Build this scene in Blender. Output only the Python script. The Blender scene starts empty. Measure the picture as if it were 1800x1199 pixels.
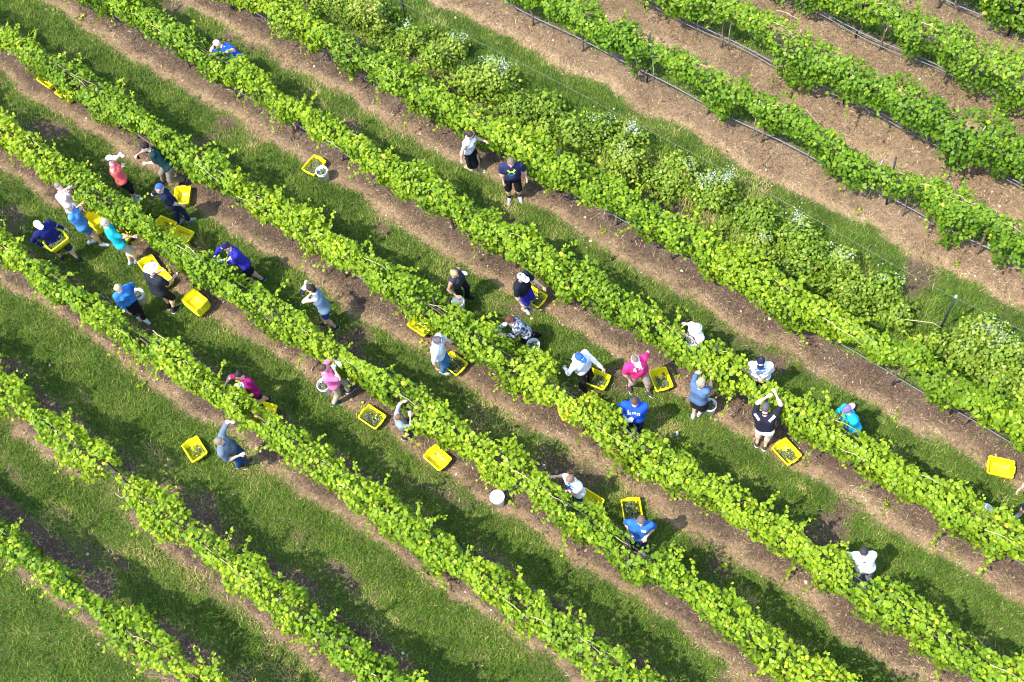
import bpy, math, random
import numpy as np
from mathutils import Vector, Matrix
from mathutils.bvhtree import BVHTree

RNG = np.random.default_rng(11)
random.seed(11)
SC = bpy.context.scene
COL = SC.collection

# ------------------------------------------------------------------ camera
FOC, CAMH = 2100.0, 24.6                      # focal length in photo pixels, camera height in metres
RW = np.array([[0.79217641, 0.50275133, -0.34597347],
               [0.60454277, -0.72406892, 0.33204254],
               [-0.08357381, -0.47219202, -0.87752499]])
cam_data = bpy.data.cameras.new('camera')
cam_data.sensor_width = 36.0
cam_data.lens = FOC / 1800.0 * 36.0
cam_data.clip_start = 0.5
cam_data.clip_end = 900.0
cam = bpy.data.objects.new('camera', cam_data)
M = Matrix.Identity(4)
for i in range(3):
    M[i][0] = RW[i, 0]; M[i][1] = -RW[i, 1]; M[i][2] = -RW[i, 2]
M[2][3] = CAMH
cam.matrix_world = M
COL.objects.link(cam)
SC.camera = cam

# ------------------------------------------------------------------ sky, sun, exposure
SUN_AZ, SUN_EL = math.radians(250.0), math.radians(57.0)   # direction towards the sun, from +X counter-clockwise
sd = Vector((math.cos(SUN_AZ) * math.cos(SUN_EL), math.sin(SUN_AZ) * math.cos(SUN_EL), math.sin(SUN_EL)))
world = bpy.data.worlds.new('World')
SC.world = world
world.use_nodes = True
wn = world.node_tree.nodes
wl = world.node_tree.links
sky = wn.new('ShaderNodeTexSky')
sky.sky_type = 'NISHITA'
sky.sun_disc = False
sky.sun_elevation = SUN_EL
sky.sun_rotation = math.pi / 2 - SUN_AZ
sky.altitude = 200.0
wl.new(sky.outputs[0], wn['Background'].inputs[0])
wn['Background'].inputs[1].default_value = 0.15
sun_d = bpy.data.lights.new('sun', 'SUN')
sun_d.energy = 2.0
sun_d.angle = math.radians(0.55)
sun_d.color = (1.0, 0.95, 0.86)
sun = bpy.data.objects.new('sun', sun_d)
sun.rotation_euler = sd.to_track_quat('Z', 'Y').to_euler()
sun.location = (0, 0, 60)
COL.objects.link(sun)
SC.view_settings.view_transform = 'Standard'
SC.view_settings.look = 'None'
SC.view_settings.gamma = 1.0
SC.view_settings.exposure = 2.12
SC.view_settings.use_curve_mapping = False
SC.cycles.filter_width = 1.05
SC.cycles.max_bounces = 6
SC.cycles.transmission_bounces = 4


def at(px, py, z=0.0):
    """World point at height z on the line of sight of a photo pixel (1800 x 1199)."""
    d = RW @ np.array([px - 900.0, py - 600.0, FOC])
    p = d * ((z - CAMH) / d[2])
    return np.array([p[0], p[1], z])


# ------------------------------------------------------------------ noise
def _hash(ix, iy, iz, seed):
    h = (ix.astype(np.int64) * 374761393 + iy.astype(np.int64) * 668265263 + iz.astype(np.int64) * 2147483647 + seed * 974634777) & 0xFFFFFFFF
    h = ((h ^ (h >> 13)) * 1274126177) & 0xFFFFFFFF
    h = h ^ (h >> 16)
    return (h & 0xFFFF) / 65535.0


def noise(x, y=0.0, z=0.0, seed=0):
    """Smooth value noise in 0..1."""
    x, y, z = np.broadcast_arrays(np.asarray(x, float), np.asarray(y, float), np.asarray(z, float))
    ix, iy, iz = np.floor(x), np.floor(y), np.floor(z)
    fx, fy, fz = x - ix, y - iy, z - iz
    fx, fy, fz = (f * f * (3 - 2 * f) for f in (fx, fy, fz))
    o = 0
    for a in (0, 1):
        for b in (0, 1):
            for c in (0, 1):
                w = (fx if a else 1 - fx) * (fy if b else 1 - fy) * (fz if c else 1 - fz)
                o = o + w * _hash(ix + a, iy + b, iz + c, seed)
    return o


def fbm(x, y=0.0, z=0.0, seed=0, n=3):
    o, a, t = 0, 1.0, 0
    x, y, z = np.asarray(x, float), np.asarray(y, float), np.asarray(z, float)
    for k in range(n):
        o = o + a * noise(x * 2 ** k, y * 2 ** k, z * 2 ** k, seed + k)
        t += a
        a *= .5
    return o / t


# ------------------------------------------------------------------ object helpers
def put(name, mesh, mat=None, parent=None, label=None, cat=None, group=None, kind=None, smooth=False):
    o = bpy.data.objects.new(name, mesh)
    COL.objects.link(o)
    if mat is not None and not mesh.materials:
        mesh.materials.append(mat)
    if parent is not None:
        o.parent = parent
    tag(o, label, cat, group, kind)
    if smooth:
        mesh.polygons.foreach_set('use_smooth', np.ones(len(mesh.polygons), bool))
    return o


def tag(o, label=None, cat=None, group=None, kind=None):
    if label: o['label'] = label
    if cat: o['category'] = cat
    if group: o['group'] = group
    if kind: o['kind'] = kind
    return o


def empty(name, loc, rz=0.0, **kw):
    o = bpy.data.objects.new(name, None)
    o.empty_display_size = .2
    o.location = loc
    o.rotation_euler = (0, 0, rz)
    COL.objects.link(o)
    return tag(o, **kw)


def mesh_from(name, v, f, attrs=None):
    """v (N,3), f (M,k) with k constant, or a list of (array, k)."""
    me = bpy.data.meshes.new(name)
    v = np.asarray(v, np.float32)
    fs = f if isinstance(f, list) else [f]
    fs = [np.asarray(a, np.int32) for a in fs if len(a)]
    me.vertices.add(len(v))
    me.vertices.foreach_set('co', v.ravel())
    nl = sum(a.size for a in fs)
    nf = sum(len(a) for a in fs)
    me.loops.add(nl)
    me.loops.foreach_set('vertex_index', np.concatenate([a.ravel() for a in fs]))
    me.polygons.add(nf)
    tot = np.concatenate([np.full(len(a), a.shape[1], np.int32) for a in fs])
    st = np.concatenate([[0], np.cumsum(tot)[:-1]]).astype(np.int32)
    me.polygons.foreach_set('loop_start', st)
    me.polygons.foreach_set('loop_total', tot)
    for k, a in (attrs or {}).items():
        at_ = me.attributes.new(k, 'FLOAT', 'POINT')
        at_.data.foreach_set('value', np.asarray(a, np.float32))
    me.update(calc_edges=True)
    me.validate()
    return me


class MB:
    """Collects simple shapes into one mesh."""
    def __init__(self):
        self.v, self.q, self.t, self.n = [], [], [], 0

    def add(self, v, quads=(), tris=()):
        v = np.asarray(v, float)
        self.v.append(v)
        if len(quads): self.q.append(np.asarray(quads, int) + self.n)
        if len(tris): self.t.append(np.asarray(tris, int) + self.n)
        self.n += len(v)

    def tube(self, pts, r, k=6, cap=True):
        pts = np.asarray(pts, float)
        n = len(pts)
        r = np.broadcast_to(np.asarray(r, float), (n,))
        t = np.gradient(pts, axis=0)
        t /= np.linalg.norm(t, axis=1)[:, None] + 1e-9
        ref = np.array([0, 0, 1.0]) if abs(t[:, 2]).mean() < .8 else np.array([1.0, 0, 0])
        a = np.cross(t, ref); a /= np.linalg.norm(a, axis=1)[:, None] + 1e-9
        b = np.cross(t, a)
        an = np.arange(k) / k * 2 * math.pi
        v = pts[:, None] + r[:, None, None] * (np.cos(an)[None, :, None] * a[:, None] + np.sin(an)[None, :, None] * b[:, None])
        v = v.reshape(-1, 3)
        q = []
        for i in range(n - 1):
            for j in range(k):
                q.append((i * k + j, i * k + (j + 1) % k, (i + 1) * k + (j + 1) % k, (i + 1) * k + j))
        tr = []
        if cap:
            v = np.vstack([v, pts[0], pts[-1]])
            for j in range(k):
                tr.append((n * k, (j + 1) % k, j))
                tr.append((n * k + 1, (n - 1) * k + j, (n - 1) * k + (j + 1) % k))
        self.add(v, q, tr)
        return self

    def lathe(self, prof, k=20, c=(0, 0, 0)):
        prof = np.asarray(prof, float)
        an = np.arange(k) / k * 2 * math.pi
        v = np.stack([prof[:, 0][:, None] * np.cos(an), prof[:, 0][:, None] * np.sin(an), np.repeat(prof[:, 1][:, None], k, 1)], -1).reshape(-1, 3) + np.asarray(c)
        q = [(i * k + j, i * k + (j + 1) % k, (i + 1) * k + (j + 1) % k, (i + 1) * k + j) for i in range(len(prof) - 1) for j in range(k)]
        self.add(v, q)
        return self

    def loft(self, rings, close=False, cap0=False, cap1=False):
        rings = np.asarray(rings, float)
        n, k = rings.shape[:2]
        q = [(i * k + j, i * k + (j + 1) % k, (i + 1) * k + (j + 1) % k, (i + 1) * k + j) for i in range(n - 1) for j in range(k)]
        v = rings.reshape(-1, 3)
        t = []
        if cap0:
            v = np.vstack([v, rings[0].mean(0)]); c = len(v) - 1
            t += [(c, (j + 1) % k, j) for j in range(k)]
        if cap1:
            v = np.vstack([v, rings[-1].mean(0)]); c = len(v) - 1
            t += [(c, (n - 1) * k + j, (n - 1) * k + (j + 1) % k) for j in range(k)]
        self.add(v, q, t)
        return self

    def box(self, c, s, m=None):
        s = np.asarray(s) / 2
        v = np.array([(x, y, z) for x in (-1, 1) for y in (-1, 1) for z in (-1, 1)], float) * s
        if m is not None: v = v @ np.asarray(m).T
        self.add(v + np.asarray(c), [(0, 1, 3, 2), (4, 6, 7, 5), (0, 4, 5, 1), (2, 3, 7, 6), (0, 2, 6, 4), (1, 5, 7, 3)])
        return self

    def mesh(self, name):
        f = []
        if self.q: f.append(np.vstack(self.q))
        if self.t: f.append(np.vstack(self.t))
        return mesh_from(name, np.vstack(self.v), f)


# ------------------------------------------------------------------ materials
def new_mat(name):
    m = bpy.data.materials.new(name)
    m.use_nodes = True
    nt = m.node_tree
    return m, nt, nt.nodes, nt.links, nt.nodes['Principled BSDF']


def ramp(nt, stops, fac):
    r = nt.nodes.new('ShaderNodeValToRGB')
    el = r.color_ramp.elements
    while len(el) > 1: el.remove(el[-1])
    el[0].position = stops[0][0]; el[0].color = (*stops[0][1], 1)
    for p, c in stops[1:]:
        e = el.new(p); e.color = (*c, 1)
    nt.links.new(fac, r.inputs[0])
    return r


def surf(name, c, rough=.8, var=.12, scale=14.0, bump=.0, spec=.3, bscale=60.0):
    """Plain material with a little mottling and relief."""
    m, nt, N, L, b = new_mat(name)
    tc = N.new('ShaderNodeTexCoord')
    nz = N.new('ShaderNodeTexNoise'); nz.inputs['Scale'].default_value = scale; nz.inputs['Detail'].default_value = 4
    L.new(tc.outputs['Object'], nz.inputs['Vector'])
    r = ramp(nt, [(.3, tuple(max(0, x * (1 - var)) for x in c)), (.7, tuple(min(.95, x * (1 + var)) for x in c))], nz.outputs['Fac'])
    L.new(r.outputs[0], b.inputs['Base Color'])
    b.inputs['Roughness'].default_value = rough
    b.inputs['Specular IOR Level'].default_value = spec
    if bump:
        n2 = N.new('ShaderNodeTexNoise'); n2.inputs['Scale'].default_value = bscale; n2.inputs['Detail'].default_value = 3
        L.new(tc.outputs['Object'], n2.inputs['Vector'])
        bp = N.new('ShaderNodeBump'); bp.inputs['Strength'].default_value = bump; bp.inputs['Distance'].default_value = .02
        L.new(n2.outputs['Fac'], bp.inputs['Height'])
        L.new(bp.outputs[0], b.inputs['Normal'])
    return m


_cloth = {}
def cloth(c, rough=.85):
    if max(c) < .7: c = tuple(x * .74 for x in c)
    k = tuple(round(x, 3) for x in c)
    if k not in _cloth:
        _cloth[k] = surf('cloth', c, rough, .1, 9, .55, .2, 16.0)
    return _cloth[k]


def leafy(name, stops, transl=.35, rough=.42, per_object=False, tr_gain=1.25):
    m, nt, N, L, b = new_mat(name)
    if per_object:
        oi = N.new('ShaderNodeObjectInfo'); src = oi.outputs['Random']
    else:
        a = N.new('ShaderNodeAttribute'); a.attribute_name = 'tint'; src = a.outputs['Fac']
    r = ramp(nt, stops, src)
    L.new(r.outputs[0], b.inputs['Base Color'])
    b.inputs['Roughness'].default_value = rough
    b.inputs['Specular IOR Level'].default_value = .22
    tr = N.new('ShaderNodeBsdfTranslucent')
    mx = N.new('ShaderNodeMixRGB'); mx.blend_type = 'MULTIPLY'; mx.inputs[0].default_value = 1
    mx.inputs[2].default_value = (tr_gain * 1.15, tr_gain, tr_gain * .55, 1)
    L.new(r.outputs[0], mx.inputs[1]); L.new(mx.outputs[0], tr.inputs[0])
    ms = N.new('ShaderNodeMixShader'); ms.inputs[0].default_value = transl
    L.new(b.outputs[0], ms.inputs[1]); L.new(tr.outputs[0], ms.inputs[2])
    L.new(ms.outputs[0], N['Material Output'].inputs[0])
    return m


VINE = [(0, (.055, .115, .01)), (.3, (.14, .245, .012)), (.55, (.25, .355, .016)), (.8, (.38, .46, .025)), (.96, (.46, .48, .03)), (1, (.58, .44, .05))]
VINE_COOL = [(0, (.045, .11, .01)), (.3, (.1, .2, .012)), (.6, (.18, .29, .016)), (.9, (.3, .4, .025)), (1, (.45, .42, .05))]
M_VINE = leafy('vine_leaf', VINE, .42)
M_VINE2 = leafy('vine_leaf_cool', VINE_COOL, .42)
M_LEAFOBJ = leafy('vine_leaf_single', VINE[1:5], per_object=True)
M_WEED = leafy('wild_leaf', [(0, (.055, .12, .012)), (.35, (.14, .23, .018)), (.7, (.25, .34, .035)), (.96, (.4, .45, .09)), (1, (.36, .24, .1))], .3)
M_FLOWER = leafy('white_blossom', [(0, (.2, .28, .13)), (.5, (.36, .42, .28)), (1, (.58, .6, .52))], .3, .7, tr_gain=1.0)
M_GRASS = leafy('grass_blade', [(0, (.05, .108, .012)), (.35, (.1, .195, .018)), (.65, (.175, .27, .032)), (.85, (.29, .33, .07)), (1, (.48, .4, .17))], .25, .55)
M_STRAW = leafy('dry_straw', [(0, (.038, .024, .016)), (.3, (.095, .06, .038)), (.55, (.2, .134, .084)), (.8, (.36, .255, .16)), (1, (.62, .49, .33))], .05, .8)
M_CLOD = surf('soil_clod', (.17, .115, .075), .95, .4, 9, .5)
M_STONE = surf('pale_stone', (.55, .47, .36), .9, .2)
M_BARK = surf('vine_bark', (.16, .11, .075), .95, .4, 22, .8)
M_CANE = surf('pale_cane', (.5, .4, .24), .8, .25, 12)
M_STEEL = surf('dark_post_steel', (.025, .028, .026), .6, .3)
M_GREYWOOD = surf('grey_stake', (.33, .29, .25), .8, .25)
M_WIRE = surf('wire', (.2, .19, .17), .45, .1, spec=.6)
M_HOSE = surf('drip_hose', (.13, .13, .145), .5, .15, spec=.5)
M_CRATE = surf('yellow_plastic', (.86, .76, .008), .42, .05, 5, spec=.45)
M_BUCKET = surf('white_plastic', (.8, .81, .82), .4, .04, 5, spec=.45)
M_GRAPE = leafy('grape_skin', [(0, (.035, .05, .03)), (.4, (.1, .13, .07)), (.75, (.2, .24, .12)), (1, (.36, .38, .18))], .1, .4)
M_GRAPED = leafy('dark_grape_skin', [(0, (.012, .014, .03)), (1, (.06, .06, .1))], .05, .4)
M_EYE = surf('eye_dark', (.02, .015, .012), .3, .05)
M_LIP = surf('lip', (.4, .16, .13), .6, .05)

# ------------------------------------------------------------------ vineyard layout (metres)
# name: (y of the post line, bare soil below it, bare soil above it)
ROWS = dict(E=(-.92, .45, .66), D=(1.33, .52, .66), C=(4.08, .52, .6), B=(6.33, .56, .58), A=(8.42, .6, .58),
            Z=(11.0, .66, .54), Y=(13.28, .68, .25), X=(17.4, .78, .32), U=(19.5, 1.1, .36), V=(21.6, 1.2, .36), T=(23.75, 1.3, .4))
XR = dict(E=(-20.5, -5.5), D=(-24, -2.5), C=(-26.5, 1.5), B=(-29, 3.2), A=(-31.5, 4.5), Z=(-30, 5.5), Y=(-25, 5.5),
          W=(-23, 5), X=(-19.5, 4), U=(-16.5, 2.5), V=(-13, 1), T=(-9, -.5))
W_Y = 15.0
SLOPE = dict(E=.075, D=.02, C=.025, B=.008)       # rows that are not quite parallel to the others


def soil_mask(x, y):
    """1 = bare soil strip, 0 = grass; and how pale the dead straw is there."""
    s = np.zeros_like(x); st = np.zeros_like(x)
    wob = (fbm(x * .9, y * .9, seed=3) - .5) * .5 + (fbm(x * 4, y * 4, seed=5) - .5) * .22
    for k, (yc, lo, hi) in ROWS.items():
        d = y - yc + wob
        if k in SLOPE: d = d - SLOPE[k] * (x - (XR[k][0] + XR[k][1]) / 2)
        a = np.clip((d + lo) / .38 + .5, 0, 1) * np.clip((hi - d) / .38 + .5, 0, 1)
        if k in 'ED': a = a * np.clip((fbm(x * .8, y * .8, seed=61) - .22) * 3.4, .3, 1)
        s = np.maximum(s, a)
        st = np.maximum(st, a * np.clip((-d - .25) / max(lo - .25, .15), 0, 1) * (1.25 if k in 'XUVT' else 1))
        if k in 'XUVT': st = np.maximum(st, .38 * a)
    bare = np.clip((fbm(x * .7, y * 1.1, seed=21) - .6) * 6, 0, 1) * .65        # worn patches in the grass
    s = np.maximum(s, bare)
    wb = np.clip((fbm(x * 1.1, y * 1.1, seed=31) - .58) * 7, 0, 1) * np.clip(1 - abs(y - 14.55) / .6, 0, 1)
    return np.maximum(s, wb * .8), st


def ground_z(x, y):
    z = (fbm(x * 1.3, y * 1.3, seed=8) - .5) * .07
    for k, (yc, lo, hi) in ROWS.items():
        z = z + .05 * np.exp(-((y - yc) / .35) ** 2)
    return z * np.clip((34 - abs(x + 12)) / 6, 0, 1) * np.clip((22 - abs(y - 11)) / 4, 0, 1)


# ------------------------------------------------------------------ ground sheet
def axis_pts(a, b, h):
    c = np.arange(a, b + 1e-6, h)
    g = h * 2.2 ** np.arange(1, 9)
    return np.concatenate([a - np.cumsum(g)[::-1], c, b + np.cumsum(g)])


gx, gy = axis_pts(-33, 8, .17), axis_pts(-6, 27, .13)
GX, GY = np.meshgrid(gx, gy, indexing='ij')
sm, stw = soil_mask(GX.ravel(), GY.ravel())
gv = np.stack([GX.ravel(), GY.ravel(), ground_z(GX.ravel(), GY.ravel())], 1)
ni, nj = GX.shape
ii, jj = np.meshgrid(np.arange(ni - 1), np.arange(nj - 1), indexing='ij')
gq = np.stack([ii * nj + jj, (ii + 1) * nj + jj, (ii + 1) * nj + jj + 1, ii * nj + jj + 1], -1).reshape(-1, 4)
m, nt, N, L, b = new_mat('vineyard_ground')
a1 = N.new('ShaderNodeAttribute'); a1.attribute_name = 'soil'
a2 = N.new('ShaderNodeAttribute'); a2.attribute_name = 'straw'
tc = N.new('ShaderNodeTexCoord')
def nz(scale, detail=5, rough=.6):
    n = N.new('ShaderNodeTexNoise'); n.inputs['Scale'].default_value = scale; n.inputs['Detail'].default_value = detail
    n.inputs['Roughness'].default_value = rough
    L.new(tc.outputs['Object'], n.inputs['Vector']); return n
def math_(op, a, bb, clamp=False):
    n = N.new('ShaderNodeMath'); n.operation = op; n.use_clamp = clamp
    for i, q in enumerate((a, bb)):
        if isinstance(q, (int, float)): n.inputs[i].default_value = q
        else: L.new(q, n.inputs[i])
    return n.outputs[0]
n_f, n_m, n_l = nz(26, 6, .75), nz(6, 6, .7), nz(1.3, 4)
soilc = ramp(nt, [(.3, (.042, .028, .02)), (.45, (.105, .07, .049)), (.58, (.185, .126, .088)), (.74, (.32, .23, .16))], n_f.outputs['Fac'])
strawc = ramp(nt, [(.25, (.2, .125, .065)), (.5, (.4, .27, .145)), (.75, (.6, .44, .26))], n_f.outputs['Fac'])
grassc = ramp(nt, [(.25, (.045, .06, .015)), (.5, (.11, .13, .035)), (.75, (.2, .19, .08))], n_f.outputs['Fac'])
mx1 = N.new('ShaderNodeMixRGB'); L.new(math_('MULTIPLY', a2.outputs['Fac'], math_('MULTIPLY_ADD', n_m.outputs['Fac'], 1.5), True), mx1.inputs[0])
L.new(soilc.outputs[0], mx1.inputs[1]); L.new(strawc.outputs[0], mx1.inputs[2])
edge = math_('MULTIPLY_ADD', math_('SUBTRACT', math_('ADD', n_m.outputs['Fac'], n_f.outputs['Fac']), 1.0), .9)
N_ = edge.node; N_.inputs[2].default_value = 0
sel = math_('ADD', a1.outputs['Fac'], edge)
sharp = N.new('ShaderNodeMapRange'); sharp.inputs[1].default_value = .35; sharp.inputs[2].default_value = .65
L.new(sel, sharp.inputs[0])
mx2 = N.new('ShaderNodeMixRGB'); L.new(sharp.outputs[0], mx2.inputs[0])
L.new(grassc.outputs[0], mx2.inputs[1]); L.new(mx1.outputs[0], mx2.inputs[2])
mx3 = N.new('ShaderNodeMixRGB'); mx3.blend_type = 'MULTIPLY'; mx3.inputs[0].default_value = .6
rl = ramp(nt, [(.3, (.55, .52, .5)), (.68, (1.15, 1.12, 1.08))], n_l.outputs['Fac'])
L.new(mx2.outputs[0], mx3.inputs[1]); L.new(rl.outputs[0], mx3.inputs[2])
L.new(mx3.outputs[0], b.inputs['Base Color'])
b.inputs['Roughness'].default_value = .95
b.inputs['Specular IOR Level'].default_value = .1
bp = N.new('ShaderNodeBump'); bp.inputs['Strength'].default_value = 1.0; bp.inputs['Distance'].default_value = .05
L.new(math_('ADD', n_f.outputs['Fac'], n_m.outputs['Fac']), bp.inputs['Height']); L.new(bp.outputs[0], b.inputs['Normal'])
put('ground', mesh_from('ground', gv, gq, {'soil': sm, 'straw': stw}), m, kind='structure', smooth=True)


def in_view(x, y, m=130):
    c = np.stack([x, y, np.full_like(x, -CAMH)], 1) @ RW
    u, v = 900 + FOC * c[:, 0] / c[:, 2], 600 + FOC * c[:, 1] / c[:, 2]
    return (u > -m) & (u < 1800 + m) & (v > -m) & (v < 1199 + m)


def scatter(n, keep_fn):
    x = RNG.uniform(-32, 7, n); y = RNG.uniform(-5, 26, n)
    k = in_view(x, y); x, y = x[k], y[k]
    k = keep_fn(x, y); return x[k], y[k]


# ------------------------------------------------------------------ grass blades
def grass_keep(x, y):
    s, _ = soil_mask(x, y)
    return RNG.random(len(x)) > np.clip(s * (1.05 + .5 * noise(x * 3, y * 3, seed=77)) + .02, 0, .975)


x, y = scatter(2100000, grass_keep)
n = len(x)
patch = fbm(x * .8, y * .8, seed=41)
wz = np.clip(1.3 - abs(y - W_Y) / .9, 0, 1)
hgt = RNG.uniform(.04, .12, n) * (.7 + .7 * fbm(x * 2.5, y * 2.5, seed=43)) * (1 + 2.2 * wz * fbm(x * 1.7, y * 1.7, seed=44))
ang = RNG.uniform(0, 2 * math.pi, n)
ln = RNG.uniform(.3, 1.2, n) * hgt
base = np.stack([x, y, ground_z(x, y) - .005], 1)
side = np.stack([-np.sin(ang), np.cos(ang), np.zeros(n)], 1) * (RNG.uniform(.005, .0125, n))[:, None]
tip = base + np.stack([np.cos(ang) * ln, np.sin(ang) * ln, hgt], 1)
gvv = np.stack([base - side, base + side, tip], 1).reshape(-1, 3)
s_, _ = soil_mask(x, y)
tn = np.clip(-.12 + .85 * fbm(x * 1.7, y * 1.7, seed=47, n=4) + RNG.normal(0, .17, n) + s_ * .4 + .3 * (noise(x * 9, y * 9, seed=48) - .5) + .25 * np.clip(patch - .5, 0, 1) + (RNG.random(n) < .035) * .4 + .5 * np.clip((fbm(x * .9, y * 1.3, seed=49) - .6) * 5, 0, 1), 0, 1)
put('grass', mesh_from('grass', gvv, np.arange(3 * n).reshape(-1, 3), {'tint': np.repeat(tn, 3)}), M_GRASS, kind='stuff')
N_GRASS = n

# ------------------------------------------------------------------ straw and prunings on the soil strips
x, y = scatter(900000, lambda x, y: RNG.random(len(x)) < soil_mask(x, y)[0] ** 1.5)
n = len(x)
_, st = soil_mask(x, y)
ang = RNG.uniform(0, 2 * math.pi, n); ll = RNG.uniform(.04, .17, n) / 2
d = np.stack([np.cos(ang), np.sin(ang), RNG.uniform(-.12, .3, n)], 1) * ll[:, None]
w = np.stack([-np.sin(ang), np.cos(ang), RNG.uniform(-.6, .6, n)], 1) * RNG.uniform(.004, .011, n)[:, None]
c = np.stack([x, y, ground_z(x, y) + RNG.uniform(.004, .03, n)], 1)
sv = np.stack([c - d, c + w, c + d], 1).reshape(-1, 3)
tn = np.clip(.14 + .42 * st + RNG.normal(.12, .26, n) + .7 * (fbm(x * 1.5, y * 1.5, seed=51) - .5), 0, 1)
put('straw', mesh_from('straw', sv, np.arange(3 * n).reshape(-1, 3), {'tint': np.repeat(tn, 3)}), M_STRAW, kind='stuff')

# clods, pale stones and dropped leaves
def lumps(n, lo, hi, seed):
    x, y = scatter(n, lambda x, y: RNG.random(len(x)) < soil_mask(x, y)[0] * .9)
    n = len(x)
    o = np.array([(1, 0, 0), (-1, 0, 0), (0, 1, 0), (0, -1, 0), (0, 0, 1), (0, 0, -.6)], float)
    sc = RNG.uniform(lo, hi, (n, 1, 1)) * RNG.uniform(.6, 1.3, (n, 6, 1)) * np.array([1, 1, .6])
    a = RNG.uniform(0, 6.28, n); ca, sa = np.cos(a)[:, None], np.sin(a)[:, None]
    v = o[None] * sc
    v = np.stack([v[..., 0] * ca - v[..., 1] * sa, v[..., 0] * sa + v[..., 1] * ca, v[..., 2]], -1)
    v += np.stack([x, y, ground_z(x, y)], 1)[:, None]
    f = np.array([(0, 2, 4), (2, 1, 4), (1, 3, 4), (3, 0, 4), (2, 0, 5), (1, 2, 5), (3, 1, 5), (0, 3, 5)])
    return v.reshape(-1, 3), (f[None] + np.arange(n)[:, None, None] * 6).reshape(-1, 3)
put('soil_clods', mesh_from('soil_clods', *lumps(9000, .012, .035, 1)), M_CLOD, kind='stuff')
put('pebbles', mesh_from('pebbles', *lumps(900, .015, .035, 2)), M_STONE, kind='stuff')

# ------------------------------------------------------------------ vine leaves
LEAF = np.array([(0, .1, 0), (.34, -.06, -.1), (.58, .34, -.16), (.38, .7, -.14), (0, 1.0, -.2), (-.38, .7, -.14), (-.58, .34, -.16), (-.34, -.06, -.1)]) - np.array([0, .45, 0])
LEAF_F = np.array([(0, 1, 2), (0, 2, 3), (0, 3, 4), (0, 4, 5), (0, 5, 6), (0, 6, 7)])


def leaves_mesh(pos, nrm, size, tint):
    """One mesh of folded, lobed leaves: position, facing normal, size and colour index of each."""
    n = len(pos)
    nrm = nrm / (np.linalg.norm(nrm, axis=1)[:, None] + 1e-9)
    r = RNG.normal(0, 1, (n, 3)) + np.array([0, 0, -.5])         # tips droop a little
    t = r - (r * nrm).sum(1)[:, None] * nrm
    t /= np.linalg.norm(t, axis=1)[:, None] + 1e-9
    s = np.cross(t, nrm)
    lv = LEAF[None] * np.stack([RNG.uniform(.85, 1.15, n), RNG.uniform(.8, 1.15, n), RNG.uniform(-.2, 1.8, n)], 1)[:, None] * size[:, None, None]
    v = pos[:, None] + lv[..., 0:1] * s[:, None] + lv[..., 1:2] * t[:, None] + lv[..., 2:3] * nrm[:, None]
    f = (LEAF_F[None] + np.arange(n)[:, None, None] * 8).reshape(-1, 3)
    return v.reshape(-1, 3), f, np.repeat(tint, 8)


def shoots(starts, dirs, lens, sz, grow=.5):
    """Leaves strung along short arching shoots."""
    P, NR, S, T = [], [], [], []
    SV, SQ = [], []
    for p, d, l in zip(starts, dirs, lens):
        k = max(5, int(l / .038))
        t = np.linspace(0, 1, k)[:, None]
        q = p + d * l * t + np.array([0, 0, -.35]) * l * t ** 2
        sd_ = np.cross(d, [0, 0, 1.0]); sd_ = sd_ / (np.linalg.norm(sd_) + 1e-6) * .0055
        b0 = sum(len(a) for a in SV)
        SV.append(np.stack([q - sd_, q + sd_], 1).reshape(-1, 3))
        SQ.append(np.array([(b0 + 2 * i, b0 + 2 * i + 1, b0 + 2 * i + 3, b0 + 2 * i + 2) for i in range(k - 1)]))
        q = q + RNG.normal(0, .028, q.shape)
        P.append(q)
        NR.append(RNG.normal(0, .55, q.shape) + np.array([0, -.25, .8]))
        S.append(sz * RNG.uniform(.75, 1.15, k) * (1 - grow * t[:, 0]))
        T.append(np.clip(.42 + .22 * t[:, 0] + RNG.normal(0, .12, k), 0, .85))
    return [np.concatenate(a) for a in (P, NR, S, T)], np.vstack(SV), np.vstack(SQ)


def profile(x, key, seed):
    """Canopy outline along a row: half width, top, bottom, sideways drift, density."""
    w = .17 + .27 * fbm(x * .8, seed=seed, n=2) + .2 * (noise(x * 2.1, seed=seed + 4) - .5)
    top = 1.42 + .6 * fbm(x * 1.1, seed=seed + 1, n=3)
    bot = .95 - 1.0 * np.clip(fbm(x * .85, seed=seed + 2, n=2) - .3, 0, 1) + .5 * (noise(x * 2.3, seed=seed + 5) - .5)
    if key in 'UVT': w = w + .1; top = top + .08
    off = (fbm(x * .4, seed=seed + 3, n=2) - .5) * .18 - .05
    den = np.ones_like(x)
    for (gx_, gw, amt) in GAPS.get(key, ()):          # thin places seen in the photograph
        g = np.exp(-((x - gx_) / gw) ** 2)
        w = w * (1 - .55 * amt * g); bot = bot + (.55 * amt) * g; den = den * (1 - amt * g)
    for (gx_, gw, amt) in DRAPES.get(key, ()):        # curtains that hang to the ground
        g = np.exp(-((x - gx_) / gw) ** 2)
        bot = bot - amt * g; w = w + .1 * g
    return w, top, np.clip(bot, .08, 1.25), off, np.clip(den, .03, 1)


def gx_of(px, py, z=1.2):
    return at(px, py, z)[0]


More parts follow.
